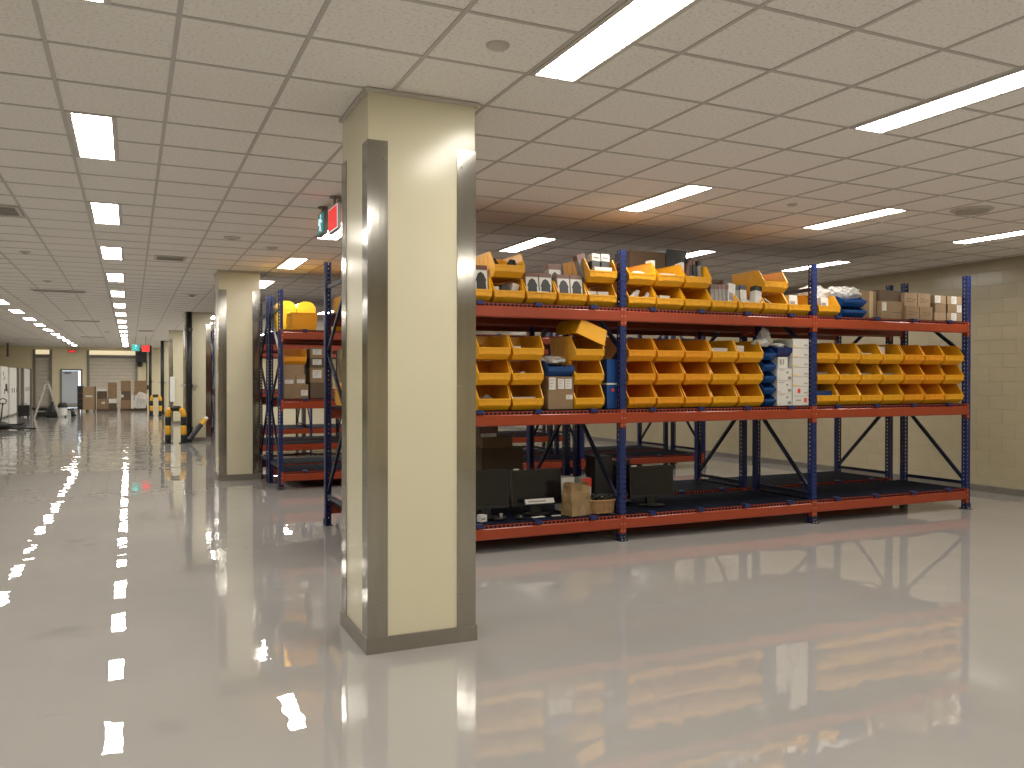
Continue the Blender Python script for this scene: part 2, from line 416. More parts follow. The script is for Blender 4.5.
# ------------------------------------------------------------------ columns
CX0, CX1, CD = 1.285, 1.965, .655
CYS = [4.888, 14.13, 23.38, 32.62, 41.86]
CLAB = ['nearest cream square column with steel corner guards', 'second cream column, left of the second rack row',
        'third cream column with black pipe and striped barrier', 'fourth cream column, behind the piped column', 'fifth cream column, farthest down the corridor']
for ci, cy in enumerate(CYS):
    t = thing('column', CLAB[ci], 'column', (CX0 + ((CX1 - CX0) / 2 if ci == 0 else .318), cy, 0), group='cream columns in a row')
    hw = (CX1 - CX0) / 2 if ci == 0 else .318
    MB().box(-hw, 0, 0, hw, CD, ZC + .01).build('shaft', M['column'], t)
    MB().prism([(-hw - .014, -.014), (hw + .014, -.014), (hw + .014, CD + .014), (-hw - .014, CD + .014)], 0, .095, 'z').build('base_trim', M['base'], t)
    f = MB()
    for a in ((-hw - .02, -.02, hw + .02, 0), (-hw - .02, CD, hw + .02, CD + .02), (-hw - .02, 0, -hw, CD), (hw, 0, hw + .02, CD)):
        f.box(a[0], a[1], ZC - .022, a[2], a[3], ZC)
    f.build('top_trim', M['vent'], t)
    gw, th = .118, .006
    for sx in (-1, 1):
        for back in (0, 1):
            yb = CD if back else 0; dy = -1 if back else 1
            x = sx * hw
            prof = [(x + sx * th, yb - dy * th), (x - sx * gw, yb - dy * th), (x - sx * gw, yb - dy * .0005), (x + sx * .0005, yb - dy * .0005),
                    (x + sx * .0005, yb + dy * gw), (x + sx * th, yb + dy * gw)]
            g = MB().prism(prof, .096, 3.06, 'z').build('corner_guard', M['steel'], t)
            if ci < 2:
                s_ = MB()
                for z in (.3, 1.6, 2.95):
                    for dz in (0,):
                        T = Matrix.Translation((x - sx * (gw - .025), yb - dy * (th + .001), z))
                        s_.box(-.005, -.001, -.005, .005, .001, .005, T=T)
                s_.build('screw', M['greyframe'], g)
def pipe(cy, label, x=1.39):
    t = thing('drain_pipe', label, 'pipe', (x, cy - .10, 0))
    MB().tube([(0, 0, 0), (0, 0, ZC)], .07, 12).build('pipe', M['pipe'], t, smooth=True)
    for z in (.35, 1.45, 2.9): MB().lathe([(.085, z - .04), (.085, z + .04)], 12).build('coupling', M['pipe'], t)
    MB().box(-.2, .02, 1.43, .2, .07, 1.48).build('bracket', M['zinc'], t)
pipe(CYS[2], 'black vertical drain pipe on the third column')
pipe(CYS[4], 'black vertical drain pipe on the fifth column', 1.34)
pipe(48.0, 'farthest black vertical pipe near the roller shutter', .95)
tag(MB().prism([(1.30, .0), (1.46, 0), (1.46, .03), (1.30, .03)], .8, 1.7, 'z').build('notice_board', M['whitepaint'], None, (.0, CYS[3] - .038, 0)),
    'small white board fixed on the fourth column', 'board')

# striped hoop barriers
def hoop(x0, y0, x1, y1, h, label):
    t = thing('hoop_barrier', label, 'barrier', (x0, y0, 0))
    pts = [(0, 0, 0)]
    W = Vector((x1 - x0, y1 - y0, 0)); L = W.length; W.normalize(); rr = .14
    path = [Vector((0, 0, z)) for z in (0, .16, .32, .48, .64, h - rr)]
    for a in range(1, 6): b = a / 6 * math.pi / 2; path.append(Vector((0, 0, h - rr)) + W * (rr - rr * math.cos(b)) + Vector((0, 0, rr * math.sin(b))))
    path += [W * (rr) + Vector((0, 0, h)), W * (L / 2) + Vector((0, 0, h)), W * (L - rr) + Vector((0, 0, h))]
    for a in range(1, 6): b = a / 6 * math.pi / 2; path.append(W * (L - rr + rr * math.sin(b)) + Vector((0, 0, h - rr + rr * math.cos(b))))
    path += [W * L + Vector((0, 0, z)) for z in (h - rr, .64, .48, .32, .16, 0)]
    acc = 0; seg = [path[0]]; k = 0; idx = 1
    # cut the tube in alternating colour bands
    d = [0]
    for a, b in zip(path, path[1:]): d.append(d[-1] + (b - a).length)
    def at(s):
        for i in range(1, len(d)):
            if d[i] >= s: return path[i - 1].lerp(path[i], (s - d[i - 1]) / (d[i] - d[i - 1]))
        return path[-1]
    n = 9
    for i in range(n):
        a, b = d[-1] * i / n, d[-1] * (i + 1) / n
        MB().tube([at(a + (b - a) * u / 4) for u in range(5)], .07, 12).build('stripe_band', M['hazard_k'] if i % 2 == 0 else M['hazard_y'], t, smooth=True)
    for p in (Vector((0, 0, 0)), W * L): MB().lathe([(.11, 0), (.11, .02), (.07, .025)], 14, tuple(p)).build('foot_plate', M['hazard_k'], t)
hoop(.86, 22.83, 1.22, 22.70, .88, 'yellow and black striped hoop barrier at the piped column')
hoop(.83, 39.7, 1.18, 39.58, .88, 'far yellow and black striped hoop barrier')
t = thing('striped_post', 'black and yellow striped tube leaning by the third column', 'post', (1.34, 22.75, .06))
for i in range(4):
    a, b = i / 4, (i + 1) / 4
    MB().tube([(.42 * a, .42 * a, .50 * a), (.42 * b, .42 * b, .50 * b)], .065, 10).build('stripe_band', M['hazard_y'] if i == 3 else M['hazard_k'], t)
MB().tube([(.42, .42, .5), (.47, .47, .55)], .05, 10).build('end_cap', M['whitepaint'], t)

# ------------------------------------------------------------------ pallet racks
POSTX = [2.01, 4.534, 7.074, 9.629]
ZT = 2.943
LEV = [.230, 1.298, 2.327]          # tops of the beam faces
DECK = [z + .036 for z in LEV]
def post_mesh():
    bm = bmesh.new()
    def strip(f, us, hole_cols, z0, z1, pitch=.05, hh=.02):
        z = z0
        while z < z1 - .001:
            zs = [z, z + (pitch - hh) / 2, z + (pitch + hh) / 2, z + pitch]
            for r in range(3):
                for c in range(len(us) - 1):
                    if r == 1 and c in hole_cols: continue
                    if zs[r] >= z1: continue
                    q = [(us[c], zs[r]), (us[c + 1], zs[r]), (us[c + 1], min(zs[r + 1], z1)), (us[c], min(zs[r + 1], z1))]
                    bm.faces.new([bm.verts.new(f(*p)) for p in q])
            z += pitch
    strip(lambda u, z: (u, 0, z), [-.034, -.023, -.012, .012, .023, .034], (1, 3), 0, ZT)
    for s in (-1, 1): strip(lambda u, z: (s * .034, u, z), [0, .028, .045, .072], (1,), 0, ZT)
    for s in (-1, 1): strip(lambda u, z: (s * u, .072, z), [.018, .034], (), 0, ZT)
    bmesh.ops.remove_doubles(bm, verts=bm.verts, dist=.0005)
    bmesh.ops.recalc_face_normals(bm, faces=bm.faces)
    bmesh.ops.solidify(bm, geom=bm.faces[:], thickness=.0025)
    me = bpy.data.meshes.new('post'); bm.to_mesh(me); bm.free()
    me.materials.append(M['blue']); return me
POST = post_mesh()
b_ = MB().box(-.045, -.03, 0, .045, .1, .008).box(-.042, -.004, .008, .042, .0, .07)
for x in (-.02, .02): b_.lathe([(.008, .008), (.008, .022)], 6, (x, -.018, 0), 1)
for x in (-.02, .012): b_.box(x, -.006, .035, x + .009, -.004, .044, 1)
FOOT = b_.mesh('foot_plate', [M['navy'], M['zinc']])
def beam_mesh(L):
    return MB().prism([(-.004, -.095), (.004, -.105), (.046, -.105), (.046, .03), (.018, .03), (.018, .0), (.004, 0), (-.004, -.008)], 0, L, 'x').mesh('beam', M['red'])
BEAM = [beam_mesh(POSTX[i + 1] - POSTX[i] - .070) for i in range(3)]
c_ = MB().box(0, -.007, -.15, .032, -.003, .035).box(.030, -.004, -.15, .034, .05, .035)
for z in (-.13, -.06, .005): c_.box(.013, -.0095, z, .022, -.007, z + .011, 1)
CONN = c_.mesh('connector', [M['red'], M['zinc']])
def teeth(L):
    mb = MB(); n = int(L / .044)
    for i in range(n): x = (i + .25) * L / n; mb.box(x, .008, .004, x + .022, .022, .022)
    return mb.mesh('punched_edge', M['deck'])
TEETH = [teeth(POSTX[i + 1] - POSTX[i] - .09) for i in range(3)]
RD = 1.005   # rack depth, outer to outer
PWs = [(POSTX[i + 1] - POSTX[i] - .084) / 4 for i in range(3)]
def deck_mesh(wd):
    mb = MB(); wd -= .006; n = 5; s = wd / n
    prof = []
    for i in range(n):
        prof += [(i * s, .0), (i * s + .012, .006), ((i + 1) * s - .012, .006), ((i + 1) * s, 0)]
    prof += [(wd, -.02), (0, -.02)]
    mb.prism(prof, .02, RD - .02, 'y')
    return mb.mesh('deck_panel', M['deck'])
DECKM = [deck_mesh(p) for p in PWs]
CLIP = MB().prism([(-.012, -.018), (-.008, -.018), (-.008, .012), (.06, .012), (.06, .016), (-.012, .016)], -.036, .036, 'x').mesh('deck_clip', M['blue'])
def rack(yf, label, front_posts_flip=False, detail=True):
    t = thing('pallet_rack', label, 'rack', (0, yf, 0), group='blue and red pallet racks')
    for x in POSTX:
        for back in (0, 1):
            p = link('post', POST, t, (x, RD if back else 0, 0), (0, 0, math.pi if back else 0))
            if detail:
                f = link('foot_plate', FOOT, p); 
        a, b = .075, RD - .075
        F = (lambda y: y) if not front_posts_flip else (lambda y: RD - y)
        for (ya, za), (yb, zb) in (((a, .33), (b, .33)), ((a, .38), (b, 1.24)), ((b, 1.28), (a, 1.92)), ((a, 1.96), (b, 2.60)), ((a, 2.66), (b, 2.66))):
            MB().bar((x, F(ya), za), (x, F(yb), zb), .028, .04).build('brace', M['navy'], t, fix=False)
    for lv in LEV:
        for i in range(3):
            for back in (0, 1):
                L = POSTX[i + 1] - POSTX[i] - .070
                if back: loc, rot = (POSTX[i + 1] - .035, RD, lv), (0, 0, math.pi)
                else: loc, rot = (POSTX[i] + .035, 0, lv), (0, 0, 0)
                bmo = link('beam', BEAM[i], t, loc, rot)
                if detail:
                    c1 = link('connector', CONN, bmo, (-.034, 0, 0)); c2 = link('connector', CONN, bmo, (L + .034, 0, 0)); c2.scale = (-1, 1, 1)
                    link('punched_edge', TEETH[i], bmo, (.004, 0, 0))['kind'] = 'stuff'
            for q in range(4):
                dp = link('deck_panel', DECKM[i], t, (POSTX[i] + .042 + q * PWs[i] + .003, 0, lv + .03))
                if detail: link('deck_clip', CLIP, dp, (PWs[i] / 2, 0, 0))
    return t
RY = 7.252
rack(RY, 'front blue and red pallet rack filled with yellow bins')
rack(8.434, 'pallet rack standing back to back behind the front rack', True)
for i in range(1, 4):
    y = RY + 5.361 * i
    n = ['second', 'third', 'fourth'][i - 1]
    rack(y, 'blue and red pallet rack, %s row, near side' % n, detail=i < 2)
    rack(y + 1.182, 'blue and red pallet rack, %s row, far side' % n, True, detail=False)

# ------------------------------------------------------------------ stacking bins
def bin_parts(W=.346, H=.236, D=.55, lip=.108):
    t = .006; h = W / 2; q = .05 * W              # the walls lean outward towards the rim
    def hx(z): return h - q * (1 - min(z, H) / H) ** 1.3
    body = MB()
    side = [(.05, 0), (D - .02, 0), (D, H), (.10, H), (.0, lip), (0, .048)]
    for s in (-1, 1):
        b = len(body.v); n = len(side)
        body.v += [(s * hx(z), y, z) for y, z in side] + [(s * (hx(z) - t), y, z) for y, z in side]
        body.f += [tuple(range(b, b + n)), tuple(range(b + 2 * n - 1, b + n - 1, -1))]; body.m += [0, 0]
        for i in range(n):
            j = (i + 1) % n; body.f.append((b + i, b + n + i, b + n + j, b + j)); body.m.append(0)
        for y in (.16, .26, .36, .46):
            if y < D - .05: body.bar((s * hx(.03), y, .03), (s * hx(H - .02), y, H - .02), .012, .006)
    g = hx(0) - t
    body.box(-g, .05, 0, g, D - .02, t)
    for prof in ([(D - .02, 0), (D, H), (D - t, H), (D - .02 - t, 0)], [(.05, 0), (0, .048), (t, .05), (.056, t)], [(0, .048), (0, lip), (t, lip), (t, .05)]):
        b = len(body.v); n = 4
        body.v += [(-hx(z) + t * .5, y, z) for y, z in prof] + [(hx(z) - t * .5, y, z) for y, z in prof]
        body.f += [tuple(range(b, b + n)), tuple(range(b + 2 * n - 1, b + n - 1, -1))]; body.m += [0, 0]
        for i in range(n):
            j = (i + 1) % n; body.f.append((b + i, b + n + i, b + n + j, b + j)); body.m.append(0)
    rim = MB(); e = .010
    hl = hx(lip)
    for s in (-1, 1):
        x0, x1 = sorted((s * (h - e), s * (h + .003)))
        rim.box(x0, .098, H - .004, x1, D + .004, H + .005)
        rim.bar((s * (hl - .003), -.002, lip - .01), (s * (h - .003), .098, H + .001), e, e)
        rim.bar((s * (hx(.048) - .003), -.001, .048), (s * (hl - .003), -.002, lip), e, .006)
    rim.box(-h + t, D - t, H - .004, h - t, D + .004, H + .005)
    rim.box(-hl, -.006, lip - .010, hl, t, lip + .004)
    lab = MB().box(-h * .62, -.005, .056, h * .62, 0, .062).box(-h * .62, -.004, .056, -h * .59, 0, .094).box(h * .59, -.004, .056, h * .62, 0, .094).box(-.003, -.004, .05, .003, 0, .097)
    return body, rim, lab
def bin_kit(mt, **k):
    b, r, l = bin_parts(**k); return b.mesh('body', mt), r.mesh('rim', mt), l.mesh('label_holder', mt)
KIT = {'y': bin_kit(M['yellow']), 'ys': bin_kit(M['yellow'], W=.333), 'o': bin_kit(M['yellow_dk']), 'small': bin_kit(M['yellow'], H=.155, lip=.075, D=.5),
       'blue': bin_kit(M['bluebin'], W=.30, H=.142, D=.45, lip=.085), 'nblue': bin_kit(M['bluebin'], W=.165, H=.124, D=.30, lip=.07),
       'dblue': bin_kit(M['darkbluebin'], W=.215, H=.115, D=.35, lip=.10), 'wblue': bin_kit(M['bluebin'], W=.37, H=.115, D=.5, lip=.075)}
def put_bin(kit, x, y, z, label, group, rot=(0, 0, 0), name='stacking_bin'):
    t = thing(name, label, 'bin', (x, y, z), rot, group)
    for n, me in zip(('body', 'rim', 'label_holder'), KIT[kit]): link(n, me, t)
    return t
BY = 7.285
GB = 'yellow stacking bins on the front rack'
TH = .2425
rng = random.Random(3)
def jy(): return rng.uniform(-.006, .008)
def cnt(i, n): return ORD[i] + ' from left' 
TIER = ['bottom', 'middle', 'top']
# middle shelf
A_M = [2.958 + .352 * i for i in range(2)]
for c, x in enumerate(A_M):
    for k in range(3):
        put_bin('y', x + .176, BY + jy(), DECK[1] + .006 + k * TH, 'yellow bin beside the near column, %s tier, %s column, left bay middle shelf' % (TIER[k], ['first', 'second'][c]), GB)
for k in range(3):
    put_bin('y', 4.165, BY + jy(), DECK[1] + .006 + k * TH, 'yellow bin in single stack right of cardboard box, %s tier, middle shelf' % TIER[k], GB)
for c in range(5):
    for k in range(3):
        put_bin('o' if c < 3 else 'y', 4.605 + .3535 * (c + .5), BY + jy(), DECK[1] + .006 + k * TH, 'yellow bin, %s column from left, %s tier, centre bay middle shelf' % (ORD[c], TIER[k]), GB)
for c in range(7):
    for k in range(3):
        put_bin('o' if 3 < c < 6 else 'y', 7.125 + .3515 * (c + .5), BY + jy(), DECK[1] + .006 + k * TH, 'yellow bin, %s column from left, %s tier, right bay middle shelf' % (ORD[c], TIER[k]), GB)
# top shelf
TZ = DECK[2] + .006
A_T = [2.948, 3.288, 3.630, 3.974, 4.318]
ta = ['holding dark-picture boxes at column edge', 'with small cartons, under another bin', 'holding two dark-picture boxes', 'holding three dark-picture boxes', 'with white packs, beside the blue post']
for c, x in enumerate(A_T): put_bin('ys', x, BY + jy(), TZ, 'yellow bin %s, lower tier, left bay top shelf' % ta[c], GB)
put_bin('ys', A_T[1], BY, TZ + TH, 'yellow bin with dark items, left one of upper tier, left bay top shelf', GB)
put_bin('ys', A_T[4], BY, TZ + TH, 'yellow bin holding tall black and white boxes, upper tier by blue post', GB)
put_bin('ys', A_T[2] + .02, 7.86, TZ, 'yellow bin standing behind the front bins, left bay top shelf', GB)
tb = ['holding white paper rolls', 'with one white box', 'nearly empty', 'packed with dark-topped grey boxes', 'holding dark-topped boxes and bag', 'holding a white sheet', 'holding white boxes by blue post']
B_T = [4.605 + .352 * (c + .5) for c in range(7)]
for c, x in enumerate(B_T): put_bin('y', x, BY + jy(), TZ, 'yellow bin %s, lower tier, centre bay top shelf' % tb[c], GB)
for c, s in ((0, 'with crumpled paper'), (1, 'with white slips'), (2, 'holding tall dark booklets'), (5, 'empty and alone')):
    put_bin('y', B_T[c], BY, TZ + TH, 'yellow bin %s, upper tier, centre bay top shelf' % s, GB)
put_bin('y', B_T[6] - .03, 7.86, TZ, 'yellow bin behind the last bin, centre bay top shelf', GB)
put_bin('y', 7.325, BY, TZ, 'yellow bin with white box and plastic, right bay top shelf', GB)
# askew bin on the single stack, and blue bins
put_bin('small', 4.215, 7.76, 2.18, 'yellow bin tipped upside down on the single stack', GB, (0, R(180 - 21), R(180)))
put_bin('blue', 3.853, 7.30, 1.668, 'blue bin with plastic wrap on a cardboard box', 'blue bins on the front rack')
for k in range(5):
    put_bin('nblue', 6.475, 7.30, DECK[1] + .006 + k * .128, 'narrow blue bin, %s from bottom, beside white box stacks' % ORD[k], 'blue bins on the front rack')
put_bin('dblue', 6.69, 7.31, 1.893, 'dark blue bin on top of the left white box stack', 'blue bins on the front rack')
for k in range(2): put_bin('wblue', 7.73, 7.29, TZ + k * .122, '%s blue bin of two beside cartons, right bay top shelf' % ['lower', 'upper'][k], 'blue bins on the front rack')
# blue tote against the post
t = thing('blue_tote', 'tall blue tote stack behind the blue post, middle shelf', 'tote', (4.402, 7.345, DECK[1] + .006))
for k in range(2):
    MB().prism([(0, 0), (.10, 0), (.105, .24), (-.005, .24)], .0, .38, 'y').build('tote_body', M['bluebin'], t, (0, 0, .26 * k))
MB().box(-.007, -.004, .24, .108, .385, .258).build('white_rim', M['white'], t)
MB().box(0.05, -.004, .17, .08, 0, .20).build('red_sticker', M['redprint'], t)

# ------------------------------------------------------------------ cartons and boxes
def carton(x0, x1, y0, y1, z0, z1, label, mt='card', tape=True, stickers=(), seam=True, name='cardboard_box', rot=0, group=None, lines=()):
    """stickers: (u0,u1,v0,v1,mat) fractions on the front face"""
    cx, cy = (x0 + x1) / 2, (y0 + y1) / 2
    t = thing(name, label, 'box', (cx, cy, z0), (0, 0, rot), group)
    hx, hy, h = (x1 - x0) / 2, (y1 - y0) / 2, z1 - z0
    b = .003
    MB().prism([(-hx + b, -hy), (hx - b, -hy), (hx, -hy + b), (hx, hy - b), (hx - b, hy), (-hx + b, hy), (-hx, hy - b), (-hx, -hy + b)], 0, h - .004, 'z').build('body', M[mt], t)
    for s in (-1, 1): MB().box(-hx, s * .002 if s > 0 else -hy, h - .004, hx, hy if s > 0 else -.002, h).build('flap', M[mt], t)
    if tape:
        MB().box(-hx - .0015, -.025, h * .7, hx + .0015, .025, h + .0012).build('tape', M['tape'], t)
    for i, (u0, u1, v0, v1, m_) in enumerate(stickers):
        st = MB().box(-hx + u0 * 2 * hx, -hy - .0025, v0 * h, -hx + u1 * 2 * hx, -hy, v1 * h).build('sticker', M[m_], t)
        if m_ in ('white', 'paper') and (u1 - u0) * hx * 2 > .05:
            p = MB(); a, bb = -hx + u0 * 2 * hx, -hx + u1 * 2 * hx
            for k in range(3):
                zz = h * (v0 + (v1 - v0) * (.25 + .25 * k)); p.box(a + (bb - a) * .15, -hy - .0032, zz, a + (bb - a) * (.5 + .12 * k), -hy - .0025, zz + h * (v1 - v0) * .06)
            p.build('print_line', M['greycard'], st)
    for (u0, u1, v, m_) in lines:
        MB().box(-hx + u0 * 2 * hx, -hy - .0015, v * h, -hx + u1 * 2 * hx, -hy, v * h + .006).build('print_line', M[m_], t)
    return t
D0, D1, D2 = DECK[0] + .008, DECK[1] + .008, DECK[2] + .008
carton(3.715, 3.995, 7.31, 7.68, D1, 1.662, 'cardboard box with white labels under a blue bin', 'card', True,
       ((.03, .28, .60, .97, 'paper'), (.38, .62, .62, .93, 'paper'), (.66, .92, .62, .93, 'paper'), (.70, .96, .30, .44, 'paper')))
# white stacks, centre bay middle shelf
for k in range(3):
    z = D1 + k * .140
    carton(6.575, 6.785, 7.30, 7.60, z, z + .137, 'white carton with small dark print, %s from bottom, left white stack' % ORD[k], 'white', False,
           ((.72, .93, .12, .34, 'greycard'), (.62, .75, .6, .75, 'greycard')), group='white cartons', lines=((.1, .2, .1, 'greycard'), (.1, .5, .85, 'greycard')))
carton(6.61, 6.75, 7.33, 7.6, D1 + .422, D1 + .545, 'small upright white box under the dark blue bin', 'white', False, ((.2, .35, .3, .8, 'greycard'), (.5, .6, .3, .8, 'greycard')))
for k in range(7):
    z = D1 + k * .108
    st = [(.70, .90, .28, .38, 'greycard')]
    if k in (0, 1): st.append(((.70, .86, .32, .78, 'redprint'), (.30, .46, .30, .76, 'redprint'))[k])
    if k == 0: st = st[1:] + [(.2, .5, .5, .6, 'greycard')]
    c = carton(6.795, 7.03, 7.295, 7.62, z, z + .105, 'white carton with yellow corner print, %s from bottom, right white stack' % ORD[k], 'white', False, st, group='white cartons')
    if k > 1: MB().prism([(-.115, .012), (-.03, .012), (-.115, .03)], -.1652, -.1625, 'y').build('corner_print', M['yelprint'], c)
# right bay top shelf cartons
carton(7.955, 8.215, 7.42, 7.80, D2, 2.70, 'plain tall cardboard box with tape strip, right bay top shelf', 'card', False, ((.55, .78, 0, 1, 'tape'),))
carton(8.235, 8.59, 7.36, 7.75, D2, 2.585, 'wide carton with white label at left, lower of two', 'card', False, ((.03, .22, .45, .92, 'paper'),), lines=((.5, .9, .35, 'print'),))
carton(8.25, 8.60, 7.40, 7.80, 2.586, 2.72, 'wide dark carton lying on the labelled wide carton', 'card_dk', True)
for c in range(2):
    for k in range(2):
        carton(8.605 + .232 * c, 8.83 + .232 * c, 7.32 + .03 * k, 7.62, D2 + .165 * k, D2 + .165 * k + .162, '%s brown carton, %s column of the two-wide carton block' % (['lower', 'upper'][k], ['left', 'right'][c]),
               'card_lt' if k else 'card', True, (), lines=((.15, .55, .55, 'card_dk'), (.15, .7, .35, 'card_dk'), (.65, .85, .5, 'print')), group='brown cartons right bay')
for c in range(2):
    for k in range(3):
        xa = (9.085, 9.305)[c]; xb = (9.285, 9.575)[c]
        st = ((.0, .5, .1, .98, 'paper'),) if (c == 0 and k == 2) else ((.28, .62, .05, .98, 'paper'),) if (c == 1 and k != 1) else ((.64, .96, .05, .95, 'paper'),) if c == 1 else ()
        carton(xa + .012 * (k % 2), xb, 7.31, 7.6, D2 + .104 * k, D2 + .104 * k + .101, 'small brown carton, %s tier, %s column at shelf end' % (TIER[k], ['inner', 'outer'][c]), ['card_lt', 'card', 'card_lt'][k], False, st, group='brown cartons right bay')
# tall carton and black case standing behind the centre bay bins
carton(5.02, 5.49, 7.90, 8.22, D2, 3.06, 'tall grey-brown carton behind the centre bay bins', 'card_dk', True)
carton(5.50, 5.78, 7.90, 8.2, D2, 3.10, 'tall black case beside the tall carton', 'black', False, name='black_case')
carton(6.05, 6.35, 7.95, 8.2, D2, 2.80, 'dark box behind the dark-topped grey boxes', 'card_dk', False)
carton(3.87, 4.12, 8.0, 8.15, D2, 2.74, 'dark brown box at the back of left bay top shelf', 'card_dk', False)
carton(5.70, 6.0, 7.90, 8.2, D1, 2.10, 'grey box at the back behind centre bay bins', 'greycard', False)

# boxes with a dark oval picture
def picture_box(x, y, z, tilt, label, wd=.138, ht=.20, dp=.10, rz=0):
    t = thing('product_box', label, 'box', (x, y, z), (R(-tilt), 0, R(rz)), 'dark-picture product boxes')
    h = wd / 2
    MB().box(-h, 0, 0, h, dp, ht).build('body', M['greycard'], t)
    MB().box(-h - .001, -.001, ht * .86, h + .001, dp + .001, ht + .001).build('top_band', M['maroon'], t)
    MB().box(-h + .004, -.0015, .004, h - .004, 0, ht * .84).build('front_panel', M['paper'], t)
    pr = [(-.38, .05), (-.34, .45), (-.40, .52), (-.30, .62), (-.22, .72), (0, .79), (.22, .72), (.30, .62), (.40, .52), (.34, .45), (.38, .05)]
    MB().prism([(a * wd, b * ht) for a, b in pr], -.003, -.001, 'y').build('picture', M['print'], t)
Z1i = TZ + .012
picture_box(3.025, BY + .06, TZ + .06, 8, 'dark-picture box at the column edge, left bay top shelf', ht=.29)
picture_box(2.88, BY + .06, TZ + .06, 8, 'dark-picture box half hidden by the column', ht=.29)
picture_box(3.560, BY + .05, TZ + .05, 8, 'dark-picture box, left of the pair under a white stick', ht=.255)
picture_box(3.705, BY + .05, TZ + .05, 8, 'dark-picture box, right of the pair under a white stick', ht=.255)
picture_box(3.905, BY + .05, TZ + .05, 8, 'dark-picture box, left of three beside the last bin', ht=.255)
picture_box(4.05, BY + .05, TZ + .05, 8, 'dark-picture box, right of three beside the last bin', ht=.255)
picture_box(3.89, BY + .20, TZ + .05, 6, 'dark-picture box, rear and tallest of the three', ht=.38)
def slab(cx, cy, z, sx, sy, sz, rot, mt, label, name='small_box', cat='box', band=None, group=None):
    t = thing(name, label, cat, (cx, cy, z), [R(a) for a in rot], group)
    MB().box(-sx / 2, -sy / 2, 0, sx / 2, sy / 2, sz).build('body', M[mt], t)
    if band: MB().box(-sx / 2 - .001, -sy / 2 - .001, sz * .8, sx / 2 + .001, sy / 2 + .001, sz + .001).build('top_band', M[band], t)
    else: MB().box(-sx * .4, -sy / 2 - .001, sz * .3, sx * .2, -sy / 2, sz * .6).build('print_patch', M['greycard'], t)
    return t
slab(3.69, BY + .04, TZ + .075, .17, .02, .05, (-25, 0, 8), 'paper', 'flat white pack lying before the pair of dark-picture boxes')
slab(3.72, BY + .22, TZ + .25, .34, .03, .018, (0, -24, 20), 'paper', 'thin white stick across the dark-picture boxes', 'white_stick', 'stick')
for i, (dx, m_) in enumerate(((-.11, 'white'), (-.02, 'print'), (.07, 'white'))):
    slab(A_T[1] + dx, BY + .14, TZ + .01, 0.07, .10, .145 + .02 * i, (0, 6 * i, 5), m_, 'small %s carton, %s of three in bin beside column' % (['white', 'dark', 'pale'][i], ['left', 'middle', 'right'][i]))
for i, dx in enumerate((-.10, .09)):
    t = thing('dark_tool', '%s black tool lying in upper left bay bin' % ['left', 'right'][i], 'tool', (A_T[1] + dx, BY + .16, TZ + TH + .135), (0, R(-14 if i == 0 else 12), 0))
    MB().lathe([(.035, -.06), (.05, 0), (.03, .05)], 10).build('head', M['rubber'], t); MB().tube([(0, 0, 0), (.05, .12, -.02)], .018, 8).build('grip', M['rubber'], t)
for i, (dx, dy, ry) in enumerate(((-.115, .14, -16), (-.035, .12, 3), (.075, .12, 3))):
    t = thing('tall_box', 'black box with white lid, %s of three beside the blue post' % ['left leaning', 'middle', 'right'][i], 'box', (A_T[4] + dx, BY + dy, TZ + TH + .02), (R(-8), R(ry), 0))
    MB().box(-.045, -.045, 0, .045, .045, .27).build('body', M['print'] if i else M['greycard'], t)
    if i:
        MB().box(-.047, -.047, .20, .047, .047, .275).build('lid', M['white'], t); MB().box(-.03, -.05, .225, .03, -.047, .24).build('print_line', M['greycard'], t)
    else: MB().box(-.046, -.046, .22, .046, .046, .272).build('lid', M['maroon'], t)
slab(A_T[4] + .02, BY + .05, TZ + TH + .05, .20, .06, .10, (-10, 0, 0), 'paper', 'white pack lying before the black and white boxes')
for i, (dx, rz) in enumerate(((-.08, 4), (.06, -6))): slab(A_T[4] + dx, BY + .15, TZ + .012, .12, .10, .145, (0, 0, rz), 'paper', '%s white pack in bin below the black and white boxes' % ['left', 'right'][i])
for i in range(5):
    t = thing('paper_roll', 'white paper roll, %s from left in centre bay corner bin' % ORD[i], 'paper', (B_T[0] - .13 + .06 * i, BY + .12, TZ + .08 + .012 * (i % 3)), (R(20), R(60 - 30 * (i % 3)), R(15 * i)))
    MB().lathe([(.022, -.09), (.022, .09)], 10).build('roll', M['paper'], t); MB().lathe([(.01, -.091), (.01, .091)], 8).build('core', M['greycard'], t)
def crumple(cx, cy, z, sx, sy, sz, mt, label, name, cat, seed=0, group=None, sub=3, amp=.35):
    bm = bmesh.new(); bmesh.ops.create_icosphere(bm, subdivisions=sub, radius=1)
    for v in bm.verts:
        n = noise.noise(v.co * 1.7 + Vector((seed, seed * 2, 0))) + .6 * noise.noise(v.co * 4.3 + Vector((0, seed, 5)))
        v.co *= 1 + amp * n
        v.co = Vector((v.co.x * sx, v.co.y * sy, max(v.co.z, -.8) * sz + .8 * sz))
    me = bpy.data.meshes.new(name); bm.to_mesh(me); bm.free(); me.materials.append(M[mt])
    return tag(link(name, me, None, (cx, cy, z)), label, cat, group)
crumple(B_T[0] + .03, BY + .12, TZ + TH + .06, .10, .08, .045, 'paper', 'crumpled white paper in upper corner bin, centre bay', 'crumpled_paper', 'paper', 2)
slab(B_T[1] - .15, BY + .16, TZ + TH + .04, .05, .10, .23, (0, 0, 0), 'white', 'upright white box at left of the second upper bin')
slab(B_T[1] - .02, BY + .06, TZ + TH + .07, .18, .09, .05, (-12, 0, 3), 'paper', 'flat white pack in the second upper bin')
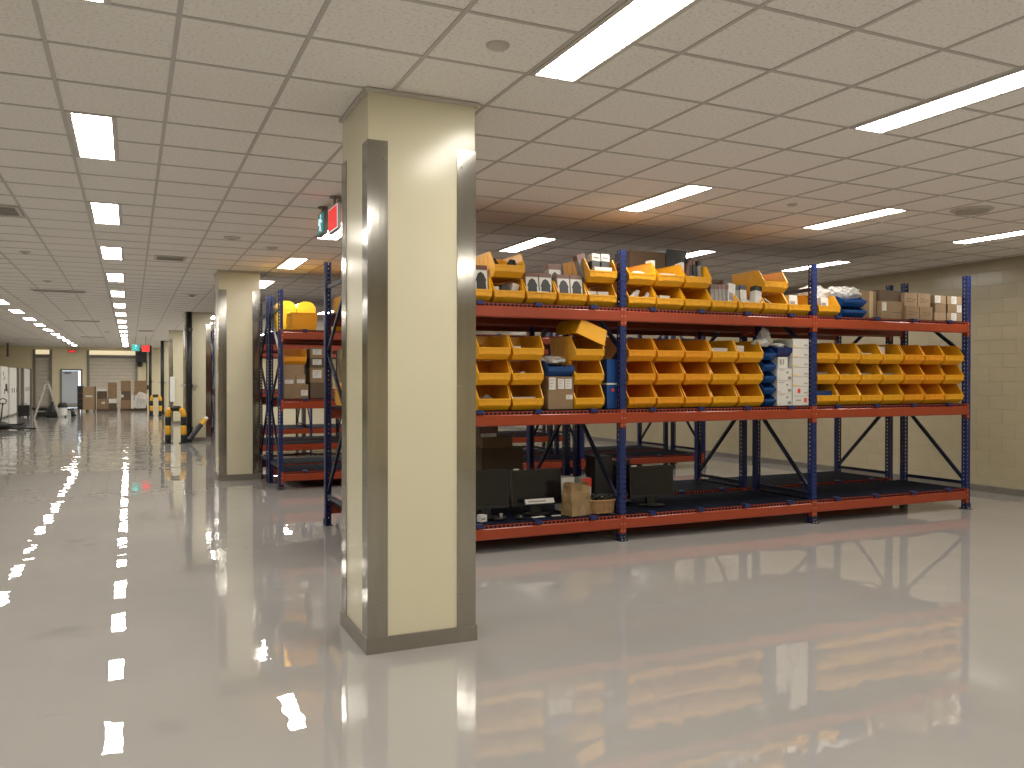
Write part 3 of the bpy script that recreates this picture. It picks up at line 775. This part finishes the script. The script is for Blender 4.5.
slab(B_T[1] - .03, BY + .12, TZ + .085, .13, .10, .06, (0, 0, 5), 'white', 'white box in the second lower bin, centre bay')
slab(B_T[2] - .10, BY + .14, TZ + .012, .07, .08, .10, (0, 0, 12), 'paper', 'small white pack in the nearly empty bin')
for i, (dx, ry, m_, h) in enumerate(((-.13, 4, 'paper', .30), (-.085, 14, 'maroon', .30), (-.02, 2, 'print', .27), (.045, -3, 'print', .28), (.10, 2, 'greycard', .27))):
    slab(B_T[2] + dx, BY + .16, TZ + TH + .03, .035, .12, h, (-6, ry, 0), m_, 'tall booklet, %s from left in third upper bin' % ORD[i], 'booklet', 'booklet', 'maroon' if m_ == 'print' else 'print', 'tall booklets')
slab(B_T[2] + .03, BY + .06, TZ + TH + .05, .17, .03, .07, (-20, 6, 0), 'paper', 'white sheet pack lying before the tall booklets')
for i in range(5):
    slab(B_T[3] - .125 + .052 * i, BY + .13, TZ + .03, .046, .16, .26, (-10, 5, 0), 'greycard', 'grey box with dark top, %s from left in packed bin' % ORD[i], 'dark_topped_box', 'box', 'maroon', 'dark-topped grey boxes')
slab(B_T[3] + .115, BY + .06, TZ + .05, .09, .03, .27, (-8, 10, 0), 'paper', 'white box leaning at right of packed bin')
for i, (dx, ry, h) in enumerate(((-.12, 0, .27), (-.02, 0, .28), (.11, 9, .27))):
    slab(B_T[4] + dx, BY + (.13 if i < 2 else .07), TZ + .03, .085, .09, h, (-6, ry, 0), 'paper' if i else 'greycard', 'white box with dark top, %s of three beside packed bin' % ['left', 'middle', 'right leaning'][i], 'dark_topped_box', 'box', 'print', 'dark-topped grey boxes')
crumple(B_T[4] - .03, BY + .07, TZ + .06, .07, .04, .05, 'film', 'clear plastic bag among dark-topped boxes', 'plastic_bag', 'bag', 4)
slab(B_T[5] - .04, BY + .12, TZ + .11, .20, .16, .012, (0, 28, 0), 'paper', 'white sheet leaning in the bin under the lone bin', 'white_sheet', 'paper')
slab(B_T[6] - .05, BY + .09, TZ + .05, .12, .08, .17, (-5, 0, 0), 'white', 'white box standing in last centre bay bin')
slab(B_T[6] + .08, BY + .13, TZ + .05, .10, .1, .06, (0, 0, 8), 'paper', 'flat white pack in last centre bay bin')
slab(B_T[6] - .12, BY + .45, TZ + .1, .12, .1, .24, (0, 0, 0), 'card_lt', 'light carton behind last centre bay bin')
slab(B_T[3] - .08, BY + .35, TZ + .10, .12, .1, .28, (0, 20, 0), 'print', 'dark box leaning behind the packed bin')
slab(B_T[3] + .08, BY + .33, TZ + .12, .10, .1, .28, (0, -25, 0), 'paper', 'white box leaning behind the packed bin')
slab(7.30, BY + .08, TZ + .06, .11, .08, .15, (-5, 0, 0), 'white', 'white box in right bay top shelf bin')
crumple(7.33, 7.55, TZ + .16, .20, .14, .12, 'film', 'clear plastic bag bulging over right bay bin', 'plastic_bag', 'bag', 1)
for i in range(3): crumple(7.60 + .14 * i, 7.50, TZ + .235, .11, .12, .075, 'film', 'crumpled white wrapping on blue bins, %s of three' % ['left', 'middle', 'right'][i], 'white_wrapping', 'wrapping', 5 + i)
crumple(3.84, 7.48, 1.79, .14, .12, .045, 'film', 'clear plastic wrap in blue bin on cardboard box', 'plastic_wrap', 'wrapping', 9)
crumple(6.44, 7.42, 2.0, .10, .08, .05, 'paper', 'white rag on the narrow blue bins', 'white_rag', 'rag', 11)
crumple(6.53, 7.47, 2.03, .07, .07, .10, 'film', 'grey plastic sheet standing up between blue bins', 'plastic_sheet', 'wrapping', 12)
crumple(6.68, 7.45, 1.99, .10, .1, .035, 'paper', 'white rag on the dark blue bin', 'white_rag', 'rag', 13)
# things in middle shelf bins
def inbin(cx, k, sx, sy, sz, mt, label, dx=0, dz=0, dy=.16, rz=5): slab(cx + dx, BY + dy, DECK[1] + .014 + k * TH + dz, sx, sy, sz, (0, 0, rz), mt, label)
inbin(A_M[1] + .176, 2, .10, .1, .125, 'paper', 'white pack in top bin, second column by the near column', -.08)
inbin(A_M[1] + .176, 1, .05, .06, .12, 'paper', 'white scrap in middle tier bin beside near column', 0)
crumple(A_M[0] + .15, BY + .2, DECK[1] + .014, .10, .08, .07, 'greycard', 'grey bundle in bottom bin beside near column', 'cloth_bundle', 'bundle', 21)
inbin(A_M[1] + .176, 0, .26, .12, .115, 'paper', 'pale tray in bottom bin of second column')
inbin(4.605 + .3535 * 3.5, 2, .22, .12, .145, 'paper', 'white box in fourth column top bin, centre bay', 0)
inbin(4.605 + .3535 * 4.5, 2, .14, .12, .175, 'white', 'small printed white box in fifth column top bin', -.09)
for c, k, dx, m_, s_ in ((2, 2, .0, 'paper', (.22, .1, .12)), (3, 2, -.08, 'white', (.12, .1, .20)), (0, 1, 0, 'greycard', (.22, .1, .13)), (1, 1, .04, 'greycard', (.15, .1, .115)), (2, 1, .02, 'greycard', (.18, .1, .12)), (3, 1, .05, 'greycard', (.2, .1, .12)), (0, 0, .02, 'bluebin', (.28, .16, .155))):
    inbin(7.125 + .3515 * (c + .5), k, *s_, m_, '%s pack in %s tier bin, %s column, right bay' % ({'paper': 'white', 'white': 'tall white', 'greycard': 'grey', 'bluebin': 'blue'}[m_], TIER[k], ORD[c]), dx)

# ------------------------------------------------------------------ bottom shelf things
def monitor(x0, x1, y, z1, label, sticker=True):
    cx = (x0 + x1) / 2; hw = (x1 - x0) / 2
    t = thing('monitor', label, 'monitor', (cx, y, D0), (R(-4), 0, 0), 'black monitors on the bottom shelf')
    zb = .09; h = z1 - D0
    MB().box(-hw, 0, zb, hw, .045, h).build('casing', M['black'], t)
    MB().box(-hw + .015, -.002, zb + .03, hw - .015, 0, h - .015).build('screen', M['screen'], t)
    MB().prism([(-.05, .03), (.05, .03), (.06, .06), (-.06, .06)], .0, zb + .1, 'z').build('neck', M['black'], t)
    MB().lathe([(.14, 0), (.14, .008), (.05, .018)], 20, (0, .02, 0)).build('stand_base', M['black'], t)
    if sticker: MB().box(-hw + .03, -.001, h, -hw + .09, .02, h + .012).build('tag', M['paper'], t)
    return t
monitor(2.95, 3.42, 7.58, .745, 'black monitor at the column edge, bottom shelf')
monitor(3.46, 4.02, 7.60, .725, 'black monitor with white tag, left bay bottom shelf')
monitor(4.80, 5.10, 7.98, .74, 'black monitor standing behind another, centre bay')
monitor(4.86, 5.42, 7.62, .70, 'black monitor in centre bay bottom shelf')
for x in (2.3,): pass
slab(3.72, 7.50, D0 + .12, .32, .02, .05, (-30, 0, 0), 'paper', 'white strip label below the tagged monitor', 'paper_strip', 'paper')
slab(3.66, 7.42, D0, .14, .05, .006, (0, 0, 10), 'paper', 'white card lying on shelf, left of two', 'white_card', 'card')
slab(3.86, 7.42, D0, .09, .04, .006, (0, 0, -6), 'paper', 'white card lying on shelf, right of two', 'white_card', 'card')
slab(3.06, 7.42, D0, .075, .06, .065, (0, 0, 18), 'paper', 'small white and red box at the column edge')
t = thing('cable_coil', 'small black cable coil beside the red box', 'cable', (3.24, 7.42, D0 + .015))
MB().tube([(.06 * math.cos(a * .5), .05 * math.sin(a * .5), .004 * (a % 7)) for a in range(26)], .008, 6).build('loop', M['rubber'], t, smooth=True)
MB().lathe([(.02, 0), (.02, .05)], 8, (.02, 0, 0)).build('plug', M['alu'], t)
t = thing('mouse', 'black computer mouse before the monitors', 'mouse', (3.46, 7.43, D0))
MB().lathe([(.045, 0), (.048, .012), (.03, .03), (.01, .036)], 14).build('shell', M['black'], t); MB().box(-.004, -.04, .03, .004, -.02, .036).build('wheel', M['alu'], t)
# paper bag
t = thing('paper_bag', 'crumpled brown paper bag on the bottom shelf', 'bag', (4.09, 7.42, D0), (0, 0, R(14)))
bm = bmesh.new(); NX, NZ = 9, 8; rings = []
def bagpt(u, z):
    hx, hy = .135, .085 * (1 - .35 * z)
    P = [(-hx, -hy), (hx, -hy), (hx, hy), (-hx, hy)]; k = int(u) % 4; f = u - int(u); a, b = P[k], P[(k + 1) % 4]
    x, y = a[0] + (b[0] - a[0]) * f, a[1] + (b[1] - a[1]) * f
    n = noise.noise(Vector((x * 9, y * 9, z * 3))) * .03 * (.3 + z)
    return (x * (1 - .06 * z) + n, y + n * .8, z * .31 + (.02 * math.sin(u * 5) * z * z))
for zi in range(NZ + 1): rings.append([bm.verts.new(bagpt(u * 4 / 32, zi / NZ)) for u in range(32)])
for a, b in zip(rings, rings[1:]):
    for i in range(32): bm.faces.new((a[i], a[(i + 1) % 32], b[(i + 1) % 32], b[i]))
bm.faces.new(rings[0][::-1]); bmesh.ops.solidify(bm, geom=bm.faces[:], thickness=.002)
me = bpy.data.meshes.new('bag_body'); bm.to_mesh(me); bm.free(); me.materials.append(M['kraft']); link('bag_body', me, t)
MB().prism([(-.06, 0), (.05, 0), (.03, .08), (-.03, .1)], -.095, -.088, 'y').build('folded_corner', M['card_lt'], t)
# wicker basket
t = thing('wicker_basket', 'small brown wicker basket beside the paper bag', 'basket', (4.368, 7.42, D0))
def rrect(hx, hy, z, n=24): return [(hx * max(-1, min(1, 1.25 * math.cos(2 * math.pi * a / n))), hy * max(-1, min(1, 1.25 * math.sin(2 * math.pi * a / n))), z) for a in range(n)]
for k in range(7): MB().tube(rrect(.118 + .002 * k, .085, .012 + .018 * k), .009, 5, closed=True).build('weave_ring', M['wicker'], t)
for a in range(0, 24, 2):
    p, q = rrect(.118, .085, 0)[a], rrect(.134, .088, .13)[a]; MB().tube([p, q], .007, 5).build('stake', M['wicker'], t)
MB().box(-.11, -.08, .004, .11, .08, .01).build('basket_floor', M['wicker'], t)
MB().tube(rrect(.136, .09, .132), .012, 6, closed=True).build('rim', M['wicker'], t)
for i in range(3):
    t = thing('cable_bundle', 'black cable bundle heaped in basket, %s of three' % ['left', 'middle', 'right'][i], 'cable', (4.31 + .06 * i, 7.42, D0 + .11))
    MB().tube([(.05 * math.cos(a * .7 + i), .06 * math.sin(a * .7), .03 + .05 * math.sin(a * .9 + i)) for a in range(22)], .011, 6).build('loop', M['rubber'], t, smooth=True)
    MB().box(-.015, -.03, .05, .015, .0, .065).build('connector', M['zinc'], t)
carton(4.04, 4.20, 7.66, 7.8, D0, .62, 'white box behind the paper bag', 'white', False)
carton(4.29, 4.40, 7.66, 7.82, D0, .60, 'white box with red band behind the basket, standing in for rear rack connectors', 'white', False, ((0, 1, .72, 1, 'redprint'),))  # box shape stands in for the red connectors of the rear rack
carton(4.56, 4.78, 7.86, 8.06, D0, .80, 'black case behind the basket, bottom shelf', 'black', False, name='black_case')
# on the rack behind
carton(3.55, 4.06, 8.62, 9.1, D0, .86, 'large dark brown carton on rear rack bottom shelf', 'card_dk', True)
carton(3.58, 3.95, 8.66, 9.1, .862, .985, 'flat grey-brown carton on the large dark carton', 'card', False)
carton(3.50, 3.72, 8.55, 8.8, .99, 1.12, 'small red and white box on the flat carton', 'maroon', False, ((.05, .9, .05, .35, 'paper'),))
# rear rack, corridor end
put_bin('small', 2.235, 9.42, TZ, 'orange-yellow bin at corridor end of rear rack, top shelf', 'yellow bins on the rear rack', (0, 0, math.pi))
put_bin('o', 2.62, 9.42, TZ, 'second orange-yellow bin from corridor on rear rack top shelf', 'yellow bins on the rear rack', (0, 0, math.pi))
put_bin('y', 2.255, 9.42, D1, 'yellow bin at corridor end of rear rack, middle shelf', 'yellow bins on the rear rack', (0, 0, math.pi))
carton(2.10, 2.5, 8.9, 9.35, D1 + .25, D1 + .62, 'brown carton on the yellow bin, rear rack middle shelf', 'card', True, ((.1, .3, .5, .8, 'paper'),))
# second row, near the corridor
Y2 = RY + 5.361
def tub(x, label, w_=.29, h_=.47):
    t = thing('yellow_tub', label, 'tub', (x, Y2 + .32, TZ))
    pr = [(-w_ / 2, 0), (w_ / 2, 0), (w_ / 2, h_ * .8), (w_ * .36, h_ * .95), (w_ * .15, h_), (-w_ * .15, h_), (-w_ * .36, h_ * .95), (-w_ / 2, h_ * .8)]
    MB().prism(pr, 0, .35, 'y').build('body', M['yellow_lit'], t)
    for z in (.28, .34): MB().box(-w_ / 2 - .004, -.004, z, w_ / 2 + .004, .354, z + .008).build('rib', M['yellow_lit'], t)
tub(2.20, 'tall rounded yellow tub, left of pair, second row top shelf'); tub(2.50, 'tall rounded yellow tub, right of pair, second row top shelf')
put_bin('o', 2.37, Y2 + .60, TZ, 'orange-yellow bin turned backwards before yellow tubs', 'yellow bins second row', (0, 0, math.pi)).scale = (1.1, 1, 1.05)
bpy.data.objects['yellow_tub'].location.y = Y2 + .64; bpy.data.objects['yellow_tub.001'].location.y = Y2 + .64
carton(2.06, 2.42, Y2 + .05, Y2 + .5, D1, 1.555, 'wide brown carton with white label, second row bottom carton', 'card', False, ((.7, .97, .2, .6, 'paper'),))
carton(2.06, 2.235, Y2 + .06, Y2 + .45, 1.556, 1.70, 'small labelled carton, left of pair on wide carton', 'card_lt', False, ((.1, .8, .05, .45, 'paper'),))
carton(2.24, 2.38, Y2 + .06, Y2 + .45, 1.556, 1.70, 'small labelled carton, right of pair on wide carton', 'card_lt', False, ((.1, .9, .1, .5, 'paper'),))
carton(2.06, 2.36, Y2 + .07, Y2 + .45, 1.701, 1.85, 'light brown carton on the labelled pair, second row', 'card_lt', True)
put_bin('o', 2.23, Y2 + .05, 1.852, 'yellow-orange bin on top of second row cartons', 'yellow bins second row')
for k, (za, zb) in enumerate(((D1, 1.58), (1.581, 1.80), (1.801, 1.95), (1.951, 2.10))):
    carton(2.45, 2.78, Y2 + .05, Y2 + .45, za, zb, 'brown carton in second row stack, %s from bottom' % ORD[k], 'card' if k % 2 else 'card_dk', False, (((.1, .5, .3, .85, 'paper'),) if k else ()))
for i in range(5):
    put_bin('y', 2.95 + .36 * i, Y2 + .04, TZ, 'yellow bin on second row rack top shelf, %s from the tubs' % ORD[i], 'yellow bins second row')
carton(3.1, 3.6, Y2 + .1, Y2 + .6, D1, 1.75, 'brown carton in the middle of second row shelf', 'card', True)

# ------------------------------------------------------------------ exit signs near the column
def exit_sign(x, ya, yb, za, zb, kind, label):
    t = thing('exit_sign', label, 'sign', (x, (ya + yb) / 2, 0))
    hl = (yb - ya) / 2
    MB().box(-.016, -hl, za, .016, hl, zb).build('housing', M['greyframe'], t)
    for s in (-1, 1):
        MB().box(min(s * .016, s * .019), -hl + .012, za + .012, max(s * .016, s * .019), hl - .012, zb - .012).build('border', M['pict'] if kind == 'red' else M['greyframe'], t)
        p = MB().box(min(s * .016, s * .022), -hl + .02, za + .02, max(s * .016, s * .022), hl - .02, zb - .02).build('face', M['exit_red'] if kind == 'red' else M['exit_green'], t)
        if kind == 'green':
            f = MB(); zc = (za + zb) / 2; xx0, xx1 = sorted((s * .022, s * .025))
            def q(y0, z0, y1, z1, w): f.bar((s * .0235, y0, z0), (s * .0235, y1, z1), .012 if False else .003, w)
            f.prism([(.045 * math.cos(a) * .5, zc + .075 + .045 * math.sin(a) * .5) for a in [2 * math.pi * i / 10 for i in range(10)]], xx0, xx1, 'x')
            q(.0, zc + .045, .02, zc - .02, .04); q(.0, zc + .04, -.06, zc + .01, .02); q(.0, zc + .04, .06, zc + .02, .02)
            q(.02, zc - .02, -.03, zc - .08, .022); q(.02, zc - .02, .07, zc - .06, .022)
            f.build('pictogram', M['pict'], p)
    MB().tube([(0, 0, zb), (0, 0, ZC)], .012, 8).build('stem', M['greyframe'], t)
    MB().lathe([(.05, ZC - .012), (.05, ZC)], 12).build('canopy_plate', M['greyframe'], t)
    return t
exit_sign(1.765, 7.74, 8.14, 3.03, 3.275, 'red', 'lit red exit sign hanging left of the near column')
exit_sign(1.765, 8.32, 8.64, 3.08, 3.31, 'green', 'green running-figure sign behind the near red exit sign')
t = thing('emergency_light', 'grey emergency lamp unit with green indicator by exit sign', 'light', (1.88, 8.02, ZC))
MB().box(-.05, -.12, -.075, .05, .12, 0).build('housing', M['greyframe'], t)
MB().lathe([(.03, -.115), (.035, -.09), (.02, -.075)], 12, (-.02, -.06, 0)).build('lamp_head', M['greyframe'], t); MB().lathe([(.016, -.118), (.02, -.112)], 10, (-.02, -.06, 0)).build('indicator', M['led'], t)
def far_sign(x0, x1, y, za, zb, red, label):
    t = thing('exit_sign', label, 'sign', ((x0 + x1) / 2, y, 0)); h = (x1 - x0) / 2
    MB().box(-h, -.03, za, h, .03, zb).build('housing', M['greyframe'], t)
    MB().box(-h + .015, -.036, za + .015, h - .015, -.03, zb - .015).build('face', M['exit_red'] if red else M['exit_green'], t)
    if not red:
        zc = (za + zb) / 2; MB().bar((0, -.038, zc + .05), (-.02, -.038, zc - .03), .05, .004).bar((-.02, -.038, zc - .03), (-.09, -.038, zc - .08), .03, .004).bar((-.02, -.038, zc - .03), (.06, -.038, zc - .09), .03, .004).bar((0, -.038, zc + .04), (.09, -.038, zc), .03, .004).box(-.02, -.038, zc + .06, .03, -.036, zc + .10).build('pictogram', M['pict'], t)
    if zb < ZC - .01: MB().tube([(0, 0, zb), (0, 0, ZC)], .012, 8).build('stem', M['greyframe'], t)
far_sign(.05, .36, 38, 2.76, 3.05, False, 'small green running-figure sign far down the corridor')
far_sign(.43, .74, 38, 2.73, 3.02, True, 'small red exit sign far down the corridor')
far_sign(-3.12, -2.76, FW - .06, 3.06, 3.2, True, 'dim red exit sign above the far door')

# ------------------------------------------------------------------ far end of the corridor
def cabinet(ya, yb, h, label, x=-4.72, dp=.5, dark=False):
    t = thing('metal_cabinet', label, 'cabinet', (x, ya, 0))
    L = yb - ya
    MB().box(-dp, 0, .06, 0, L, h).build('body', M['whitepaint'], t)
    MB().box(-dp + .02, .02, 0, -.03, L - .02, .06).build('plinth', M['greyframe'], t)
    n = max(1, round(L / .9))
    for i in range(n):
        d_ = MB().box(0, i * L / n + .012, .08, .018, (i + 1) * L / n - .012, h - .02).build('door', M['whitepaint'], t)
        MB().box(.018, (i + 1) * L / n - .12, 1.0, .045, (i + 1) * L / n - .08, 1.2).build('handle', M['greyframe'], d_)
    return t
c = cabinet(39.0, 41.0, 2.12, 'white metal cabinet with black stickers, farthest left')
for y, z, a in ((.6, 1.75, .16), (.95, 1.6, .12), (.7, 1.55, .1)): MB().box(.018, y, z, .022, y + a, z + a).build('sticker', M['print'], c)
MB().box(.018, 1.25, 1.1, .06, 1.5, 1.4).build('document_holder', M['black'], c)
cabinet(41.6, 44.0, 2.1, 'plain white metal cabinet beside the stickered one')
cabinet(46.8, 49.5, 2.1, 'white metal cabinet farthest along the left side')
for i, y in enumerate((44.4, 46.3, 49.8)):
    t = thing('steel_post', 'dark upright steel post, %s from the stickered cabinet' % ORD[i], 'post', (-4.7, y, 0))
    MB().box(-.06, -.12, .01, .06, .12, 2.12).build('post', M['greyframe'], t); MB().box(-.1, -.16, 0, .1, .16, .012).build('foot_plate', M['greyframe'], t)
t = thing('hanging_pipe', 'reddish brown pipe drop hanging from far ceiling', 'pipe', (-5.45, 47.5, 0))
MB().tube([(0, 0, 2.72), (0, 0, ZC)], .05, 8).build('pipe', M['maroon'], t); MB().lathe([(.08, 2.70), (.08, 2.74)], 10).build('cap', M['maroon'], t)
# step ladder
t = thing('step_ladder', 'open aluminium step ladder standing in the corridor', 'ladder', (-3.13, 39.4, 0), (0, 0, R(8)))
for s in (-1, 1):
    for e in (-1, 1): MB().bar((e * .045, s * .2, 1.42), (e * .47, s * .27, 0), .05, .07).build('rail', M['alu'] if e > 0 or True else M['ladder_or'], t)
for k in range(1, 5):
    z = 1.42 - k * .29; x = -.045 - (.425) * (1.42 - z) / 1.42
    MB().box(x - .04, -.24, z - .015, x + .05, .24, z + .015).build('step', M['ladder_or'], t)
    if k % 2: MB().bar((-x, -.24, z), (-x, .24, z), .03, .03).build('back_brace', M['alu'], t)
MB().box(-.09, -.23, 1.40, .09, .23, 1.46).build('top_cap', M['ladder_or'], t)
# black equipment
t = thing('equipment_case', 'black equipment case behind the ladder legs', 'case', (-4.3, 40.6, 0))
MB().box(0, 0, .04, .42, .4, .5).build('body', M['black'], t); MB().box(-.01, -.01, .36, .43, .41, .38).build('lid_seam', M['rubber'], t)
MB().tube([(.1, -.02, .5), (.1, -.02, .56), (.32, -.02, .56), (.32, -.02, .5)], .015, 6).build('handle', M['rubber'], t)
for x in (.06, .36): MB().lathe([(.04, 0), (.04, .04)], 10, (x, .1, 0)).build('wheel', M['rubber'], t)
t = thing('tool_crate', 'low dark tool crate with pale rail beside the ladder', 'crate', (-3.72, 40.7, 0))
MB().prism([(0, 0), (.9, 0), (.95, .36), (-.05, .36)], 0, .45, 'y').build('body', M['rubber'], t); MB().box(-.06, -.02, .2, .6, 0, .26).build('rail', M['alu'], t); MB().box(-.07, -.02, .34, .97, .47, .38).build('rim', M['black'], t)
t = thing('refuse_sack', 'slumped black sack beside the right ladder leg', 'sack', (-2.98, 40.0, 0))
bm = bmesh.new(); bmesh.ops.create_uvsphere(bm, u_segments=16, v_segments=10, radius=1)
for v in bm.verts:
    z = max(v.co.z, -.6); k = 1 - .55 * max(0, z); n = 1 + .15 * noise.noise(v.co * 3)
    v.co = Vector((v.co.x * .27 * k * n, v.co.y * .25 * k * n, (z + .6) * .36))
me = bpy.data.meshes.new('sack_body'); bm.to_mesh(me); bm.free(); me.materials.append(M['rubber']); link('sack_body', me, t)
MB().lathe([(.03, .55), (.05, .62), (.07, .66)], 10).build('tied_neck', M['rubber'], t)
t = thing('wet_vacuum', 'pale drum vacuum with dark round head near the door', 'vacuum', (-2.62, 40.3, 0))
MB().lathe([(.17, .06), (.19, .1), (.19, .38), (.18, .4)], 16).build('drum', M['whitepaint'], t, smooth=False); MB().lathe([(.2, .4), (.2, .46), (.15, .58), (.06, .63)], 16).build('motor_head', M['black'], t)
MB().tube([(.18, 0, .3), (.3, -.1, .32), (.42, -.1, .15), (.5, 0, .04), (.35, .2, .04)], .03, 8).build('hose', M['rubber'], t, smooth=True)
for a in range(4): MB().lathe([(.03, 0), (.03, .06)], 8, (.15 * math.cos(a * 1.57 + .8), .15 * math.sin(a * 1.57 + .8), 0)).build('caster', M['rubber'], t)
t = thing('spray_bottle', 'small dark bottle standing right of the drum vacuum', 'bottle', (-2.25, 40.6, 0))
MB().lathe([(.07, 0), (.075, .2), (.03, .27), (.025, .3)], 12).build('bottle', M['rubber'], t); MB().box(-.06, -.02, .3, .05, .02, .35).build('trigger', M['black'], t)
# floor machine hoses at the left edge
t = thing('coiled_hose', 'black hose coiled on the floor at the left edge', 'hose', (-3.45, 30.5, .04))
pts = []
for a in range(70): b = a * .33; rr_ = .34 + .05 * math.sin(a * .9); pts.append((rr_ * 1.15 * math.cos(b), rr_ * math.sin(b), .03 + .035 * (a // 19) + .015 * math.sin(a)))
MB().tube(pts, .032, 8).build('coil', M['rubber'], t, smooth=True); MB().tube([(.40, 0, .03), (.55, .05, .0), (.72, .0, .0)], .03, 8).build('loose_end', M['rubber'], t)
t = thing('floor_machine', 'dark floor machine with looped handle at left edge', 'machine', (-3.75, 30.9, 0))
MB().lathe([(.25, .03), (.27, .08), (.25, .18), (.12, .26)], 18).build('deck', M['rubber'], t); MB().lathe([(.22, 0), (.22, .03)], 18).build('pad', M['greyframe'], t)
MB().tube([(0, 0, .2), (.02, .1, .5), (.05, .15, .85)], .022, 8).build('handle_tube', M['pipe'], t); MB().tube([(.05 + .1 * math.cos(a / 12 * 6.283), .15, .9 + .09 * math.sin(a / 12 * 6.283)) for a in range(12)], .015, 6, closed=True).build('grip_loop', M['rubber'], t)
# goods before the shutter
t = thing('display_crate', 'brown wooden cabinet crate with dark side before shutter', 'crate', (-2.36, 46, 0))
MB().box(.24, 0, .10, .78, .6, 1.22).build('body', M['card_lt'], t)
MB().box(0, .1, .10, .23, .6, 1.22).build('side_unit', M['black'], t)
for z in (.35, .62, .9): MB().box(0, .06, z, .23, .1, z + .03).build('side_shelf', M['card_dk'], t)
MB().box(-.02, .08, 1.22, .25, .62, 1.27).build('side_top', M['bluebin'], t)
MB().box(.36, -.006, .72, .66, 0, .80).build('label', M['paper'], t)
for x in (.02, .36, .70): MB().box(x, .02, 0, x + .08, .6, .10).build('pallet_foot', M['card_dk'], t)
MB().box(.22, -.01, .1, .26, .62, 1.24).build('edge_strip', M['card_dk'], t); MB().box(.76, -.01, .1, .80, .62, 1.24).build('edge_strip', M['card_dk'], t)
def pal(x0, x1, y, label):
    t = thing('pallet', label, 'pallet', (x0, y, 0)); L = x1 - x0
    for k in range(5): MB().box(0, k * .2, .10, L, k * .2 + .14, .12).build('top_board', M['card_dk'], t)
    for k in range(3): MB().box(0, .02 + k * .36, .0, L, .12 + k * .36, .10).build('runner', M['card_dk'], t)
pal(-1.52, -.60, 46.2, 'low wooden pallet under mixed brown cartons'); pal(-.46, .78, 46.2, 'wooden pallet under the tall carton stacks')
carton(-1.50, -1.0, 46.2, 46.9, .122, .62, 'brown carton at lower left on the low pallet', 'card', True, ((.4, .7, .5, .7, 'paper'),))
carton(-.98, -.62, 46.2, 46.9, .122, .40, 'low brown carton at lower right on the low pallet', 'card_dk', True)
carton(-.985, -.62, 46.15, 46.8, .401, .62, 'white carton lying on the low brown carton', 'white', False)
carton(-1.5, -1.07, 46.25, 46.9, .621, 1.0, 'brown carton at upper left on the low pallet', 'card_dk', True)
carton(-1.02, -.62, 46.25, 46.9, .621, 1.42, 'tall brown carton on the white carton', 'card', True)
carton(-1.54, -1.06, 46.2, 46.9, 1.001, 1.10, 'flat white carton on top of low pallet goods', 'white', False)
for k, (za, zb) in enumerate(((.122, .55), (.551, 1.0), (1.001, 1.52))):
    carton(-.44 + .02 * (k % 2), .02, 46.2, 46.8, za, zb, 'brown carton in narrow tall stack, %s from bottom' % ORD[k], ['card', 'card_dk', 'card'][k], True, (((.0, .25, .3, .6, 'paper'),) if k == 1 else ()))
    carton(.20 - .04 * (k % 2), .76, 46.2, 46.8, za, zb, 'brown carton in film-wrapped stack, %s from bottom' % ORD[k], ['card_dk', 'card', 'card'][k], True)
crumple(.48, 46.12, .13, .30, .10, .45, 'film', 'clear stretch film bunched on the tall carton stack', 'stretch_film', 'film', 31)
carton(.03, .15, 46.1, 46.5, .122, .78, 'narrow white package between tall stacks', 'white', False)
t = thing('shutter_motor', 'black shutter motor housing right of wide roller shutter', 'motor', (.55, FW - .5, 0))
MB().box(-.25, 0, 2.55, .30, .45, 3.2).build('housing', M['black'], t); MB().lathe([(.12, 2.3), (.14, 2.5), (.1, 2.56)], 12, (-.05, .2, 0)).build('drum', M['black'], t); MB().tube([(.3, .2, 2.6), (.3, .2, 1.2)], .03, 8).build('conduit', M['black'], t); MB().box(.2, .15, 1.0, .4, .3, 1.25).build('control_box', M['black'], t)
